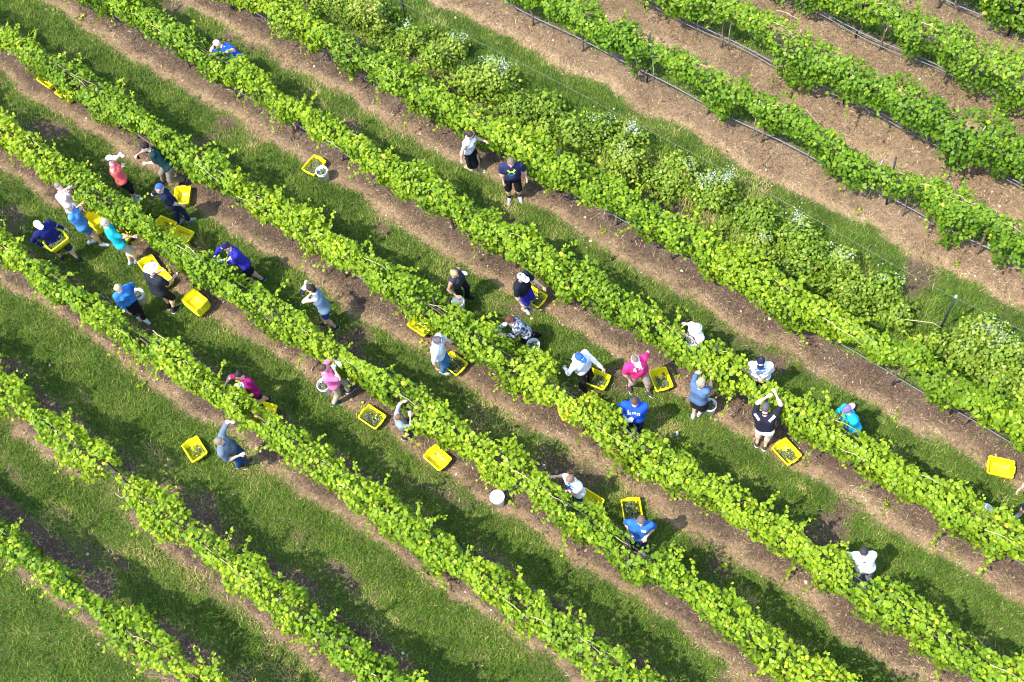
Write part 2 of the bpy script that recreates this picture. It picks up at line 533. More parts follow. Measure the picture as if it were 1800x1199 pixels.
GAPS = {'X': [(gx_of(1150, 105), .45, .85), (gx_of(1225, 150), .4, .6), (gx_of(1300, 195), .35, .6), (gx_of(1545, 320), .5, .75), (gx_of(1600, 350), .3, .7), (gx_of(1720, 430), .3, .5), (gx_of(1430, 245), .35, .3)],
        'U': [(gx_of(1265, 60), .5, .6), (gx_of(1330, 100), .5, .5), (gx_of(1480, 130), .35, .4)],
        'V': [(gx_of(1640, 80), .25, .5), (gx_of(1740, 120), .25, .5), (gx_of(1560, 40), .3, .4)],
        'D': [(gx_of(218, 846), .42, 1.25), (gx_of(345, 935), .3, .5), (gx_of(60, 725), .25, .4)], 'E': [(gx_of(330, 1150), .3, .6), (gx_of(80, 985), .25, .4)],
        'Z': [(gx_of(545, 195), .3, .6)], 'Y': [(gx_of(655, 95), .3, .6)], 'B': [(gx_of(800, 775), .3, .4)], 'A': [(gx_of(870, 625), .3, .35)]}
DRAPES = {'X': [(gx_of(1110, 105), .18, .5), (gx_of(1262, 200), .18, .5), (gx_of(1675, 400), .3, .6), (gx_of(1780, 450), .35, .6)],
          'V': [(gx_of(1600, 80), .3, .6), (gx_of(1705, 140), .3, .7)], 'U': [(gx_of(1360, 110), .12, .6), (gx_of(1690, 250), .4, .5)],
          'C': [(gx_of(740, 990), .3, .3)], 'B': [(gx_of(1115, 1000), .3, .5)], 'Y': [(gx_of(1240, 470), .3, .3)]}
POSTS = {'Z': [(557, 251), (1235, 690)], 'Y': [(660, 151), (987, 340), (1228, 492), (420, 10)], 'X': [(1135, 150), (1552, 370)], 'U': [(1478, 192), (1140, 10)], 'V': [(1725, 55), (1510, 62)],
         'A': [(205, 235), (770, 600), (1130, 800)], 'B': [(90, 330), (880, 860)], 'C': [(300, 690), (860, 1090)], 'D': [(222, 900), (560, 1150)], 'E': [(150, 1090), (-60, 940)], 'T': [(1790, 40)]}
STAKES = {'X': [(1325, 240), (1418, 292), (1525, 352), (1620, 420), (1230, 60)], 'U': [(1285, 85), (1483, 190), (1604, 250), (1690, 295), (1230, 60)], 'V': [(1740, 57), (1768, 70), (1600, 20)]}
LAB = {'E': 'vine row in the bottom left corner, lowest of all on the slope',
       'D': 'vine row with nobody beside it and a bare break in its canopy',
       'C': 'bushy vine row that the woman in the maroon shirt leans over',
       'B': 'vine row that the man in the purple shirt and navy cap picks over',
       'A': 'long vine row that the man in the blue hoodie picks over',
       'Z': 'long vine row that the bald man in the blue shirt bends over',
       'Y': 'vine row between the woman in white and black and the overgrown strip',
       'X': 'thin patchy vine row with bare stakes, just beyond the overgrown strip',
       'U': 'vine row over a long exposed grey hose, second beyond the overgrown strip',
       'V': 'dense tufted vine row, third beyond the overgrown strip',
       'T': 'short piece of vine row cut off by the top right corner'}
TLAB = {'E': 'trellis buried inside the vine row in the bottom left corner',
        'D': 'trellis wires crossing the bare break of the vine row with no pickers',
        'C': 'trellis inside the vine row the maroon shirted woman leans over',
        'B': 'trellis inside the vine row the purple shirted man picks over',
        'A': 'trellis inside the vine row the blue hooded man picks over',
        'Z': 'trellis with a dark leaning post near the crate and bucket of the upper row',
        'Y': 'trellis with short dark posts showing under the row beside the black skirted woman',
        'X': 'trellis of grey stakes and hose bared under the thin patchy vine row',
        'U': 'trellis with a long bare grey hose in the second row beyond the overgrown strip',
        'V': 'trellis with paired grey hose under the dense tufted vine row',
        'T': 'trellis under the vine row cut off by the top right corner'}
PICK = [(430, 122), (418, 112), (400, 104), (1003, 722), (150, 400), (170, 430), (123, 456), (236, 463), (303, 545), (249, 561), (457, 498), (468, 708), (427, 818),
        (601, 701), (717, 768), (832, 298), (905, 350), (814, 528), (926, 544), (939, 596), (782, 654), (1028, 678), (1122, 686), (1115, 762), (1225, 730), (1337, 785), (1217, 628),
        (1330, 692), (1496, 772), (1017, 888), (1121, 964), (1507, 1020)]
PICK = np.array([at(*p)[:2] for p in PICK])


def pushed(pos, yc):
    """Leaves the pickers have pushed aside or stand in the place of."""
    k = np.ones(len(pos), bool)
    for (x0, y0) in PICK:
        d = y0 - yc
        if abs(d) > 1.25: continue
        xs = x0 - x0 / y0 * min(d, .5) * .6 if d > 0 else x0
        dx = abs(pos[:, 0] - xs)
        if d > 0:      # stands on the upper side
            e = np.clip(1 - dx / .62, 0, 1)
            k &= ~((dx < .5) & ((pos[:, 1] > max(y0 - .36, yc + .02) + (dx / .5) ** 2 * .3) | ((pos[:, 2] > 1.85 - .5 * e) & (pos[:, 1] > yc - .15))))
        else:
            k &= ~((dx < .42) & (pos[:, 1] < y0 + .16 + .1 * (pos[:, 2] - 1)))
    return k


leaf_one = None
N_LEAF = 0
for ri, key in enumerate(ROWS):
    yc = ROWS[key][0]
    xa, xb = XR[key]
    Ln = xb - xa
    seed = 100 + 17 * ri
    rz = math.atan(SLOPE.get(key, 0))
    root = empty('vine_row', ((xa + xb) / 2, yc, 0), rz, label=LAB[key], cat='vine row', group='rows of grape vines')
    inv = np.array([(xa + xb) / 2, yc, 0])
    dens = 1120 if key not in 'TV' else 980
    n = int(Ln * dens)
    x = RNG.uniform(xa, xb, n)
    w, top, bot, off, den = profile(x, key, seed)
    phi = RNG.uniform(0, 2 * math.pi, n)
    rad = 1 - .55 * RNG.random(n) ** 1.6
    cl = fbm(x * 2.6, np.cos(phi) * 1.6 + 5, np.sin(phi) * 1.6 + 5, seed=seed + 9, n=3)
    lump = .3 + 1.45 * cl
    zc, hz = (top + bot) / 2, (top - bot) / 2
    cy, sy = np.cos(phi), np.sin(phi)
    pw = .75
    ey = np.sign(cy) * abs(cy) ** pw; ez = np.sign(sy) * abs(sy) ** pw
    yy = off + w * ey * rad * lump
    zz = zc + hz * ez * (rad * (.6 + .75 * cl) + .02)
    keep = (RNG.random(n) < den) & (RNG.random(n) < np.clip((cl - .28) * 4.5, .1, 1)) & (zz > .05)
    pos = np.stack([x + RNG.normal(0, .03, n), yc + yy, zz], 1)
    nr = np.stack([RNG.normal(0, .55, n), .75 * ey - .22 + RNG.normal(0, .42, n), .55 * ez + .55 + RNG.normal(0, .4, n)], 1)
    size = RNG.uniform(.05, .1, n)
    hue = fbm(x * .5, seed=seed + 12, n=2)
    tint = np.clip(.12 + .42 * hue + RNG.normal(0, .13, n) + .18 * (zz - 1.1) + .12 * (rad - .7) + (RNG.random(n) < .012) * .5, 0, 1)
    A = [a[keep] for a in (pos, nr, size, tint)]
    ns = int(Ln * 6.5)
    sx = RNG.uniform(xa, xb, ns)
    w, top, bot, off, den = profile(sx, key, seed)
    kk = RNG.random(ns) < den
    sx, w, top, bot, off = (a[kk] for a in (sx, w, top, bot, off)); ns = len(sx)
    up = RNG.random(ns) < .72
    sgn = np.where(RNG.random(ns) < .5, 1, -1)
    st0 = np.stack([sx, yc + off + sgn * w * RNG.uniform(.2, .9, ns), np.where(up, top - .2, bot + .3)], 1)
    dr = np.stack([RNG.normal(0, .6, ns), sgn * RNG.uniform(.1, .9, ns), np.where(up, RNG.uniform(.3, 1.1, ns), RNG.uniform(-.7, .1, ns))], 1)
    dr /= np.linalg.norm(dr, axis=1)[:, None]
    S, stem_v, stem_q = shoots(st0, dr, RNG.uniform(.22, .62, ns), .095, .4)
    pos, nr, size, tint = (np.concatenate([a, bb]) for a, bb in zip(A, S))
    ok = (pos[:, 2] > .03) & pushed(pos, yc)
    pos, nr, size, tint = pos[ok], nr[ok], size[ok], tint[ok]
    N_LEAF += len(pos)
    sk_ = pushed(stem_v, yc); stem_q = stem_q[sk_[stem_q].all(1)]
    # the largest outer leaves are objects of their own
    big = np.where((size > .09) & (pos[:, 2] > 1.15) & (pos[:, 1] < yc + .25) & in_view(pos[:, 0], pos[:, 1], 0))[0]
    big = RNG.permutation(big)[:70 if key in 'ABCDEZY' else 30]
    rest = np.ones(len(pos), bool); rest[big] = False
    v, f, t8 = leaves_mesh(pos[rest] - inv, nr[rest], size[rest], tint[rest])
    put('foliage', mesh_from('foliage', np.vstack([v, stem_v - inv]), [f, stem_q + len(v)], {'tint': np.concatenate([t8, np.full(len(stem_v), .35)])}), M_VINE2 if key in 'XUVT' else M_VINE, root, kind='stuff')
    if leaf_one is None:
        leaf_one = mesh_from('leaf', LEAF, LEAF_F)
        leaf_one.materials.append(M_LEAFOBJ)
    for i in big:
        o = bpy.data.objects.new('leaf', leaf_one)
        COL.objects.link(o); o.parent = root
        nv = Vector(nr[i]).normalized()
        o.location = Vector(pos[i] - inv) + nv * .03
        q = nv.to_track_quat('Z', 'Y'); q = q @ Matrix.Rotation(random.uniform(0, 6.28), 3, 'Z').to_quaternion()
        o.rotation_euler = q.to_euler()
        s = float(size[i]) * 1.12
        o.scale = (s, s, s)
    # trunks with their cordon arms
    tx = np.arange(xa + .6, xb, 1.85) + RNG.uniform(-.2, .2, len(np.arange(xa + .6, xb, 1.85)))
    for t in tx:
        mb = MB()
        zz = np.linspace(-.05, 1.05, 8)
        wob = np.cumsum(RNG.normal(0, .018, (8, 2)), 0)
        gz = float(ground_z(np.array([t]), np.array([yc]))[0])
        p = np.stack([t + wob[:, 0] - inv[0], wob[:, 1], zz + gz], 1)
        mb.tube(p, np.linspace(.036, .022, 8) * RNG.uniform(.8, 1.2), 6)
        for s in (-1, 1):
            u = np.linspace(0, 1, 7)[:, None]
            q = p[-1] + np.array([s * .92, RNG.normal(0, .04), .38]) * u ** np.array([1, 1, .5]) + RNG.normal(0, .018, (7, 3)) * u
            mb.tube(q, np.linspace(.02, .009, 7), 5)
        put('trunk', mb.mesh('trunk'), M_BARK, root, smooth=True)
    # pale canes lying over the top wire
    for t in RNG.uniform(xa, xb, int(Ln * .45)):
        w_, top_, _, off_, den_ = profile(np.array([t]), key, seed)
        u = np.linspace(0, 1, 9)
        l = RNG.uniform(.4, 1.0)
        q = np.stack([t + l * (u - .5) - inv[0], off_[0] + RNG.normal(0, .12) + np.cumsum(RNG.normal(0, .018, 9)), top_[0] - .13 + .07 * np.sin(u * math.pi) + np.cumsum(RNG.normal(0, .01, 9))], 1)
        put('cane', MB().tube(q, np.linspace(.008, .004, 9), 4).mesh('cane'), M_CANE, root, smooth=True)
    # the trellis that carries the row
    tr = empty('trellis', ((xa + xb) / 2, yc + .04, 0), rz, label=TLAB[key], cat='trellis', group='trellises of the vine rows')
    tinv = np.array([(xa + xb) / 2, yc + .04, 0])
    for (pxx, pyy) in POSTS.get(key, ()):
        p = at(pxx, pyy)
        px_ = p[0] - tinv[0]
        mb = MB()
        lean = RNG.normal(0, .03)
        T = np.array([(-.022, -.004), (.022, -.004), (.022, .004), (.005, .006), (.005, .03), (-.005, .03), (-.005, .006), (-.022, .004)])
        rings = [np.c_[T * 1.15 + [px_ + lean * z, 0], np.full(8, z)] for z in (-.1, .6, 1.2, 1.86)]
        mb.loft(rings, cap0=True, cap1=True)
        put('post', mb.mesh('post'), M_STEEL, tr)
    for (pxx, pyy) in STAKES.get(key, ()):
        px_ = at(pxx, pyy)[0] - tinv[0]
        q = np.array([(px_, -.05, -.05), (px_ + RNG.normal(0, .02), -.05, .7), (px_ + RNG.normal(0, .08), -.06 + RNG.normal(0, .03), 1.62)])
        put('stake', MB().tube(q, .013, 6).mesh('stake'), M_GREYWOOD, tr, smooth=True)
    for zw, yo in ((1.42, 0), (1.1, .01), (1.1, -.03)):
        xs = np.arange(xa, xb + .1, 1.5) - tinv[0]
        q = np.stack([xs, np.full_like(xs, yo), zw + .02 * np.sin(xs * 1.3)], 1)
        put('wire', MB().tube(q, .0032, 4).mesh('wire'), M_WIRE, tr)
    xs = np.arange(xa, xb + .1, .5) - tinv[0]
    q = np.stack([xs, -.03 + .02 * np.sin(xs * 1.1), .42 + .035 * np.sin(xs * 2 + 1)], 1)
    put('drip_hose', MB().tube(q, .0115 if key not in 'XUVT' else .016, 6).mesh('drip_hose'), M_HOSE, tr, smooth=True)
    if key in 'UV':
        q2 = q + np.array([0, -.07, -.05]); q2[:, 2] += .03 * np.sin(xs * 1.7)
        put('drip_hose', MB().tube(q2, .011, 6).mesh('drip_hose'), M_HOSE, tr, smooth=True)

# ------------------------------------------------------------------ overgrown strip
tr = empty('trellis', (-9, 15.1, 0), label='abandoned trellis of white tipped posts and loose wires over the overgrown strip', cat='trellis')
for (pxx, pyy, zt) in ((716, 48, 1.65), (1650, 585, 1.6), (1775, 672, 1.6)):
    p = at(pxx, pyy)
    T = np.array([(-.022, -.004), (.022, -.004), (.022, .004), (.005, .006), (.005, .03), (-.005, .03), (-.005, .006), (-.022, .004)])
    po = put('post', MB().loft([np.c_[T * 1.2 + [p[0] + 9, p[1] - 15.1], np.full(8, z)] for z in (-.1, .8, zt)], cap0=True, cap1=True).mesh('post'), M_STEEL, tr)
    cap_ = MB().lathe([(.001, zt + .06), (.022, zt + .05), (.026, zt), (.024, zt - .04), (.001, zt - .04)], 8, (p[0] + 9, p[1] - 15.1 + .008, 0))
    put('post_cap', cap_.mesh('post_cap'), M_BUCKET, po, smooth=True)
for zw, y0 in ((1.62, 0), (.55, -.05)):
    xs = np.arange(-23, 5.1, 1.0)
    q = np.stack([xs + 9, y0 + .06 * np.sin(xs * .5), zw + .06 * np.sin(xs * .8)], 1)
    put('wire', MB().tube(q, .0028, 4).mesh('wire'), M_WIRE, tr)
q = np.array([at(1590, 562, .7), at(1640, 568, .75), at(1668, 585, .3)]) - np.array([-9, 15.1, 0])
put('brace', MB().tube(q, .008, 5).mesh('brace'), M_CANE, tr, smooth=True)

BUSH = [  # photo pixel of the bush at half height, radius, height, blossom, label
    (650, 22, .75, 1.5, 0, 'tall russet tinged wild bush at the top end of the overgrown strip'),
    (735, 55, .55, .9, .2, None), (765, 100, .6, .9, 0, None), (830, 60, .5, 1.0, .4, 'wisps of pale blossom on the highest bush beside the wire'),
    (820, 150, .7, .9, 0, None), (880, 125, .8, 1.3, 1.0, 'round wild bush with the biggest tuft of white blossom, near the top'),
    (905, 195, .75, 1.0, 0, None), (975, 175, .7, 1.0, 0, None), (1010, 235, .8, 1.2, 0, None), (1075, 205, .75, 1.0, .3, 'wild bush flecked with blossom above the dark leaved bush'),
    (1100, 285, .85, 1.2, .2, None), (1130, 215, .6, 1.1, .7, 'wild bush with white blossom standing at the edge of the mown grass'),
    (1175, 320, .7, .9, 0, None), (1215, 275, .7, 1.0, .25, None), (1255, 330, .75, 1.1, .9, 'wild bush with a slanting streak of white blossom in mid strip'),
    (1290, 295, .6, 1.1, .7, 'wild bush with blossom leaning over the mown grass edge'),
    (1345, 370, .8, 1.1, 0, None), (1325, 430, .55, .7, .5, 'low greyish wild bush with faded blossom beside the vine row'),
    (1425, 395, .75, 1.2, .7, 'wild bush capped with white blossom on its upper side'),
    (1420, 460, .85, 1.2, 0, None), (1490, 445, .7, 1.1, .35, 'wild bush with a sparse pale tuft beyond the dark bush'),
    (1490, 515, .8, 1.0, 0, None), (1555, 500, .75, 1.1, .15, None), (1570, 560, .7, .9, 0, None),
    (1690, 640, .85, 1.2, .1, None), (1735, 570, .7, 1.2, .7, 'silvery wild bush of pale blossom right of the white tipped post'),
    (1770, 615, .85, 1.3, .6, 'tall wild bush with greyish blossom at the right end of the strip'),
    (1745, 690, .75, 1.0, 0, None), (1805, 700, .8, 1.1, .2, None), (1640, 620, .5, .7, 0, None), (935, 250, .55, .7, 0, None)]
_o = 'first second third fourth fifth sixth seventh eighth ninth tenth eleventh twelfth thirteenth fourteenth fifteenth sixteenth seventeenth eighteenth nineteenth twentieth'.split()
ORD = {i: _o[k] for k, i in enumerate(sorted((i for i, q in enumerate(BUSH) if not q[5]), key=lambda i: at(BUSH[i][0], BUSH[i][1])[0]))}
for bi, (pxx, pyy, r, h, bl, lab) in enumerate(BUSH):
    r *= .72; h *= .72
    p = at(pxx, pyy, h * .5)
    p[1] = 15.02 + .5 * (p[1] - 15.2)
    root = empty('wild_bush', (p[0], p[1], 0), label=lab or f'green wild bush, {ORD[bi]} of those without blossom from the top end of the overgrown strip', cat='bush', group='wild bushes of the overgrown strip')
    bl *= .6
    n = int(1500 * (r / .6) ** 2)
    d = RNG.normal(0, 1, (n, 3)); d /= np.linalg.norm(d, axis=1)[:, None]
    rr = 1 - .6 * RNG.random(n) ** 1.5
    lm = .1 + 1.8 * fbm(d[:, 0] * 2 + bi * 7, d[:, 1] * 2, d[:, 2] * 2, seed=300, n=3)
    q = d * (rr * lm)[:, None] * np.array([r, r * .85, h * .55]) + np.array([0, 0, h * .5])
    ok = q[:, 2] > .03
    nr = d * .7 + RNG.normal(0, .5, (n, 3)) + np.array([0, -.1, .6])
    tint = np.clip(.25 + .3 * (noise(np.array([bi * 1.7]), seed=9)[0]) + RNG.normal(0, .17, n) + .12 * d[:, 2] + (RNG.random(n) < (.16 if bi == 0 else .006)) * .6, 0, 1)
    v, f, t8 = leaves_mesh(q[ok], nr[ok], RNG.uniform(.04, .085, n)[ok], tint[ok])
    put('foliage', mesh_from('foliage', v, f, {'tint': t8}), M_WEED, root, kind='stuff')
    mb = MB()
    for k in range(5):
        a = RNG.uniform(0, 6.28); u = np.linspace(0, 1, 5)[:, None]
        mb.tube(np.array([math.cos(a) * r * .5, math.sin(a) * r * .5, h * .75]) * u ** np.array([1.4, 1.4, .9]) + RNG.normal(0, .015, (5, 3)), np.linspace(.014, .005, 5), 5)
    put('stem', mb.mesh('stem'), M_BARK, root, smooth=True)
    if bl:
        nb = int(420 * bl)
        cc = RNG.normal(0, 1, (max(2, int(7 * bl)), 3)); cc /= np.linalg.norm(cc, axis=1)[:, None]
        cc = cc * np.array([.5, .35, .2]) + np.array([.05, .2, .92])
        c = cc[RNG.integers(0, len(cc), nb)] + RNG.normal(0, .2, (nb, 3))
        q = c * np.array([r, r * .85, h * .62]) + np.array([0, 0, h * .44])
        v, f, t8 = leaves_mesh(q, RNG.normal(0, .6, (nb, 3)) + np.array([0, -.3, .8]), RNG.uniform(.018, .042, nb), RNG.random(nb))
        put('blossom', mesh_from('blossom', v, f, {'tint': t8}), M_FLOWER, root, kind='stuff')

x = RNG.uniform(-22, 5, 26000); y = W_Y + .03 + RNG.normal(0, .4, 26000)
k = (fbm(x * 1.3, y * 1.3, seed=71, n=3) > .47) & (y > 14.35) & (y < 15.75)
x, y = x[k], y[k]; n = len(x)
zz = RNG.uniform(.05, .2, n) + .6 * np.clip(fbm(x * 1.1, y * 1.1, seed=72) - .3, 0, 1) * RNG.random(n)
v, f, t8 = leaves_mesh(np.stack([x, y, zz], 1), RNG.normal(0, .5, (n, 3)) + np.array([0, -.1, .8]), RNG.uniform(.03, .085, n), np.clip(.25 + .5 * fbm(x * .7, y * .7, seed=73) + RNG.normal(0, .17, n), 0, .97))
put('undergrowth', mesh_from('undergrowth', v, f, {'tint': t8}), M_WEED, kind='stuff')

# small broad-leaved weeds on the soil strips and yellowed leaves on the ground
x, y = scatter(560, lambda x, y: RNG.random(len(x)) < soil_mask(x, y)[0] * .45 + .02)
k = 9
X9 = np.repeat(x, k) + RNG.normal(0, .07, len(x) * k); Y9 = np.repeat(y, k) + RNG.normal(0, .07, len(x) * k)
n = len(X9)
v, f, t8 = leaves_mesh(np.stack([X9, Y9, ground_z(X9, Y9) + RNG.uniform(.02, .1, n)], 1), RNG.normal(0, .4, (n, 3)) + np.array([0, 0, 1]), RNG.uniform(.03, .075, n), np.clip(RNG.normal(.55, .25, n), 0, 1))
put('weeds', mesh_from('weeds', v, f, {'tint': t8}), M_VINE, kind='stuff')
x, y = scatter(7000, lambda x, y: RNG.random(len(x)) < soil_mask(x, y)[0] * .8 + .03)
n = len(x)
v, f, t8 = leaves_mesh(np.stack([x, y, ground_z(x, y) + RNG.uniform(.012, .04, n)], 1), RNG.normal(0, .3, (n, 3)) + np.array([0, 0, 1]), RNG.uniform(.035, .075, n), np.clip(RNG.normal(.62, .22, n), 0, 1))
put('fallen_leaves', mesh_from('fallen_leaves', v, f, {'tint': t8}), M_STRAW, kind='stuff')

# ------------------------------------------------------------------ picking crates, buckets and what is in them
def rrect(lx, ly, r, z):
    o = []
    for cx, cy, a0 in ((1, 1, 0), (-1, 1, 90), (-1, -1, 180), (1, -1, 270)):
        for a in (0, 45, 90):
            t = math.radians(a0 + a)
            o.append((cx * (lx / 2 - r) + r * math.cos(t), cy * (ly / 2 - r) + r * math.sin(t), z))
    return np.array(o)


CH = .205
def crate_meshes():
    tub = MB()
    O = lambda t, g: rrect(.44 + .07 * t + g, .325 + .06 * t + g, .03, .004 + (CH - .004) * t)
    tub.loft([O(1, -.012), O(.5, -.012), O(.06, -.012)], cap1=True)
    tub.loft([O(0, 0), O(.35, 0), O(.36, .008), O(.62, .008), O(.63, 0), O(1, 0)], cap0=True)
    rim = MB()
    z1, z0 = CH + .004, CH - .016
    R = lambda g, z: rrect(.51 + g, .385 + g, .035, z)
    rim.loft([R(-.014, z1), R(.02, z1), R(.036, z1 - .004), R(.036, z0 - .012), R(.028, z0 - .012), R(.026, z0), R(-.002, z0)])
    h = MB()
    h.loft([rrect(.035, .15, .012, CH - .05) + [.268, 0, 0], rrect(.045, .17, .014, CH + .004) + [.27, 0, 0], rrect(.034, .15, .01, CH + .017) + [.266, 0, 0]], cap0=True, cap1=True)
    rib = MB()
    for sx in (-.16, -.05, .06, .17):
        for sy in (-1, 1):
            rib.box((sx, sy * .189, CH * .5 + .02), (.012, .012, CH * .72))
    return tub.mesh('tub'), rim.mesh('rim'), h.mesh('handle'), rib.mesh('rib')


CR = crate_meshes()
def crate(p, yaw, label, tilt=(0, 0), group='yellow picking crates'):
    root = empty('crate', p, yaw, label=label, cat='crate', group=group)
    root.rotation_euler = (tilt[0], tilt[1], yaw)
    put('tub', CR[0], M_CRATE, root)
    put('rim', CR[1], M_CRATE, root, smooth=False)
    for s in (0, math.pi):
        o = put('handle', CR[2], M_CRATE, root); o.rotation_euler = (0, 0, s)
    put('rib', CR[3], M_CRATE, root, kind='stuff')
    return root


ICO_V = np.array([(0, 0, -1), (.72, -.53, -.45), (-.28, -.85, -.45), (-.89, 0, -.45), (-.28, .85, -.45), (.72, .53, -.45), (.28, -.85, .45), (-.72, -.53, .45), (-.72, .53, .45), (.28, .85, .45), (.89, 0, .45), (0, 0, 1)])
ICO_F = np.array([(0, 1, 2), (1, 0, 5), (0, 2, 3), (0, 3, 4), (0, 4, 5), (1, 5, 10), (2, 1, 6), (3, 2, 7), (4, 3, 8), (5, 4, 9), (1, 10, 6), (2, 6, 7), (3, 7, 8), (4, 8, 9), (5, 9, 10), (6, 10, 11), (7, 6, 11), (8, 7, 11), (9, 8, 11), (10, 9, 11)])[:, ::-1]


def grape_heap(seed, lx, ly, ztop, cover, round_=False, dark=0.0):
    """Bunches of small grapes heaped in a box lx by ly (or a round pail of radius lx)."""
    g = np.random.default_rng(seed)
    C = []
    nb = int(85 * cover * (1 if not round_ else .35))
    off = g.uniform(-.5, .5, 2) * (1 - cover) * np.array([lx, ly])
    for _ in range(nb):
        if round_:
            a, r = g.uniform(0, 6.28), lx * math.sqrt(g.random()) * .85
            c = np.array([r * math.cos(a), r * math.sin(a)])
        else:
            c = g.uniform(-.5, .5, 2) * np.array([lx, ly]) * (.35 + .6 * cover) + off
        d = g.normal(0, 1, 3) * [1, 1, .25]; d /= np.linalg.norm(d)
        k = 10
        t = g.random((k, 1)) ** .7
        C.append(np.r_[c, ztop + g.uniform(-.03, .015)] + d * t * .11 + g.normal(0, .017, (k, 3)) * (1.1 - t))
    C = np.vstack(C)
    if round_:
        q = np.linalg.norm(C[:, :2], axis=1); C[:, :2] *= np.minimum(1, lx / (q + 1e-6))[:, None]
    else:
        C[:, 0] = np.clip(C[:, 0], -lx / 2, lx / 2); C[:, 1] = np.clip(C[:, 1], -ly / 2, ly / 2)
    n = len(C)
    rr = g.uniform(.0105, .0145, n)
    v = (C[:, None] + ICO_V[None] * rr[:, None, None]).reshape(-1, 3)
    f = (ICO_F[None] + np.arange(n)[:, None, None] * 12).reshape(-1, 3)
    return mesh_from('grapes', v, f, {'tint': np.repeat(np.clip(g.normal(.5, .25, n), 0, 1), 12)})


HEAPS = {}
def grapes(p, yaw, label, kind='full', dark=False):
    spec = dict(full=(3, .43, .31, .13, 1.0), half=(5, .38, .28, .07, .55), few=(7, .34, .26, .04, .35), pail=(9, .125, 0, .27, 1.0))[kind]
    if kind not in HEAPS:
        HEAPS[kind] = grape_heap(*spec, round_=kind == 'pail')
    me = HEAPS[kind]
    if dark:
        me = me.copy(); me.materials.clear()
    o = put('grapes', me, M_GRAPED if dark else M_GRAPE, label=label, cat='grapes', group='picked grapes', kind='stuff', smooth=True)
    o.location = p; o.rotation_euler = (0, 0, yaw)
    return o


def yaw_of(a, b, z=.2):
    d = at(*b, z) - at(*a, z)
    return math.atan2(d[1], d[0])


# rim centre in the photo, the two ends of one long rim edge, contents, label
CRATES = [
    ((342, 790), (343, 764), (366, 800), 'few', 'yellow crate on the grass left of the man in grey tee and jeans'),
    ((654, 733), (647, 710), (680, 732), 'full', 'yellow crate beside the child in grey, with dark fruit in one corner'),
    ((769, 805), (761, 780), (794, 810), None, 'empty yellow crate half under leaves, up the row from the white lidded pail'),
    ((798, 639), (790, 617), (821, 640), 'full', 'yellow crate of grapes at the feet of the man in jeans and grey cap'),
    ((740, 573), (726, 556), (760, 579), None, 'leaf shaded yellow crate behind the man in jeans and grey cap'),
    ((939, 522), (927, 501), (960, 520), 'full', 'yellow crate of green grapes beside the man in blue shorts and white cap'),
    ((1049, 666), (1035, 646), (1074, 662), 'half', 'yellow crate between the blue capped man and the pink shirted man'),
    ((1162, 667), (1168, 644), (1182, 680), 'half', 'yellow crate between the pink shirted man and the woman with long blond hair'),
    ((1383, 794), (1380, 770), (1409, 801), 'half', 'yellow crate of grapes beside the man in white shorts'),
    ((1759, 822), (1739, 803), (1783, 813), None, 'empty bright yellow crate on bare soil near the right edge'),
    ((1111, 897), (1094, 877), (1101, 921), 'full', 'yellow crate of grapes right behind the man in the blue tee, end on'),
    ((1036, 881), (1025, 864), (1060, 886), None, 'yellow crate whose corner peeks over the row beside the woman in the printed white tee'),
    ((1004, 721), (986, 737), (1024, 725), None, 'yellow crate partly under leaves below the man with the blue cap'),
    ((1043, 711), (1025, 698), (1059, 718), None, 'yellow crate hidden behind leaves between the blue capped man and the blue hoodie man'),
    ((464, 722), (445, 704), (485, 716), None, 'yellow crate behind the vines by the woman in maroon'),
    ((85, 141), (67, 131), (99, 153), None, 'yellow crate tucked under the vines, uppermost of the two near the left edge'),
    ((118, 165), (100, 157), (134, 178), None, 'yellow crate tucked under the vines, lower of the two near the left edge'),
    ((320, 344), (336, 327), (331, 364), None, 'empty yellow crate by the boots of the man in dark green'),
    ((289, 396), (275, 384), (310, 399), None, 'yellow crate behind vines under the person in navy tee and blue cap'),
    ((319, 413), (305, 403), (338, 417), None, 'yellow crate showing one rim behind vines, nearest the man in purple'),
    ((195, 388), (180, 372), (212, 394), None, 'yellow crate on the ground under vines right of the turquoise shirted man'),
    ((213, 412), (198, 400), (230, 418), None, 'small showing corner of yellow crate at the elbow of the turquoise shirted man'),
    ((262, 466), (269, 448), (290, 478), None, 'open yellow crate in front of the man in the white sun hat'),
    ((284, 490), (283, 476), (308, 502), None, 'yellow crate mostly covered by the man in the white sun hat'),
    ((552, 291), (529, 297), (553, 270), 'full', 'yellow crate heaped with grapes beside a white pail, apart from any picker'),
]
for c, a, bb, fill, lab in CRATES:
    p = at(*c, .2); gz = float(ground_z(p[:1], p[1:2])[0])
    yw = yaw_of(a, bb)
    crate((p[0], p[1], gz), yw, lab)
    if fill:
        what = {'full': 'green grapes filling the ', 'half': 'green grapes heaped in part of the ', 'few': 'few green grapes lying in the '}[fill]
        short = lab.split(',')[0].replace('yellow crate of green grapes', 'yellow crate').replace('yellow crate of grapes', 'yellow crate').replace('yellow crate heaped with grapes', 'yellow crate')
        grapes((p[0], p[1], gz), yw, what + short, fill)
p = at(660, 742, .12)
grapes((p[0], p[1], -.0), yaw_of((647, 710), (680, 732)), 'dark grapes in one corner of the crate beside the child in grey', 'few', True).scale = (.45, .5, 1)
bpy.context.view_layer.update()
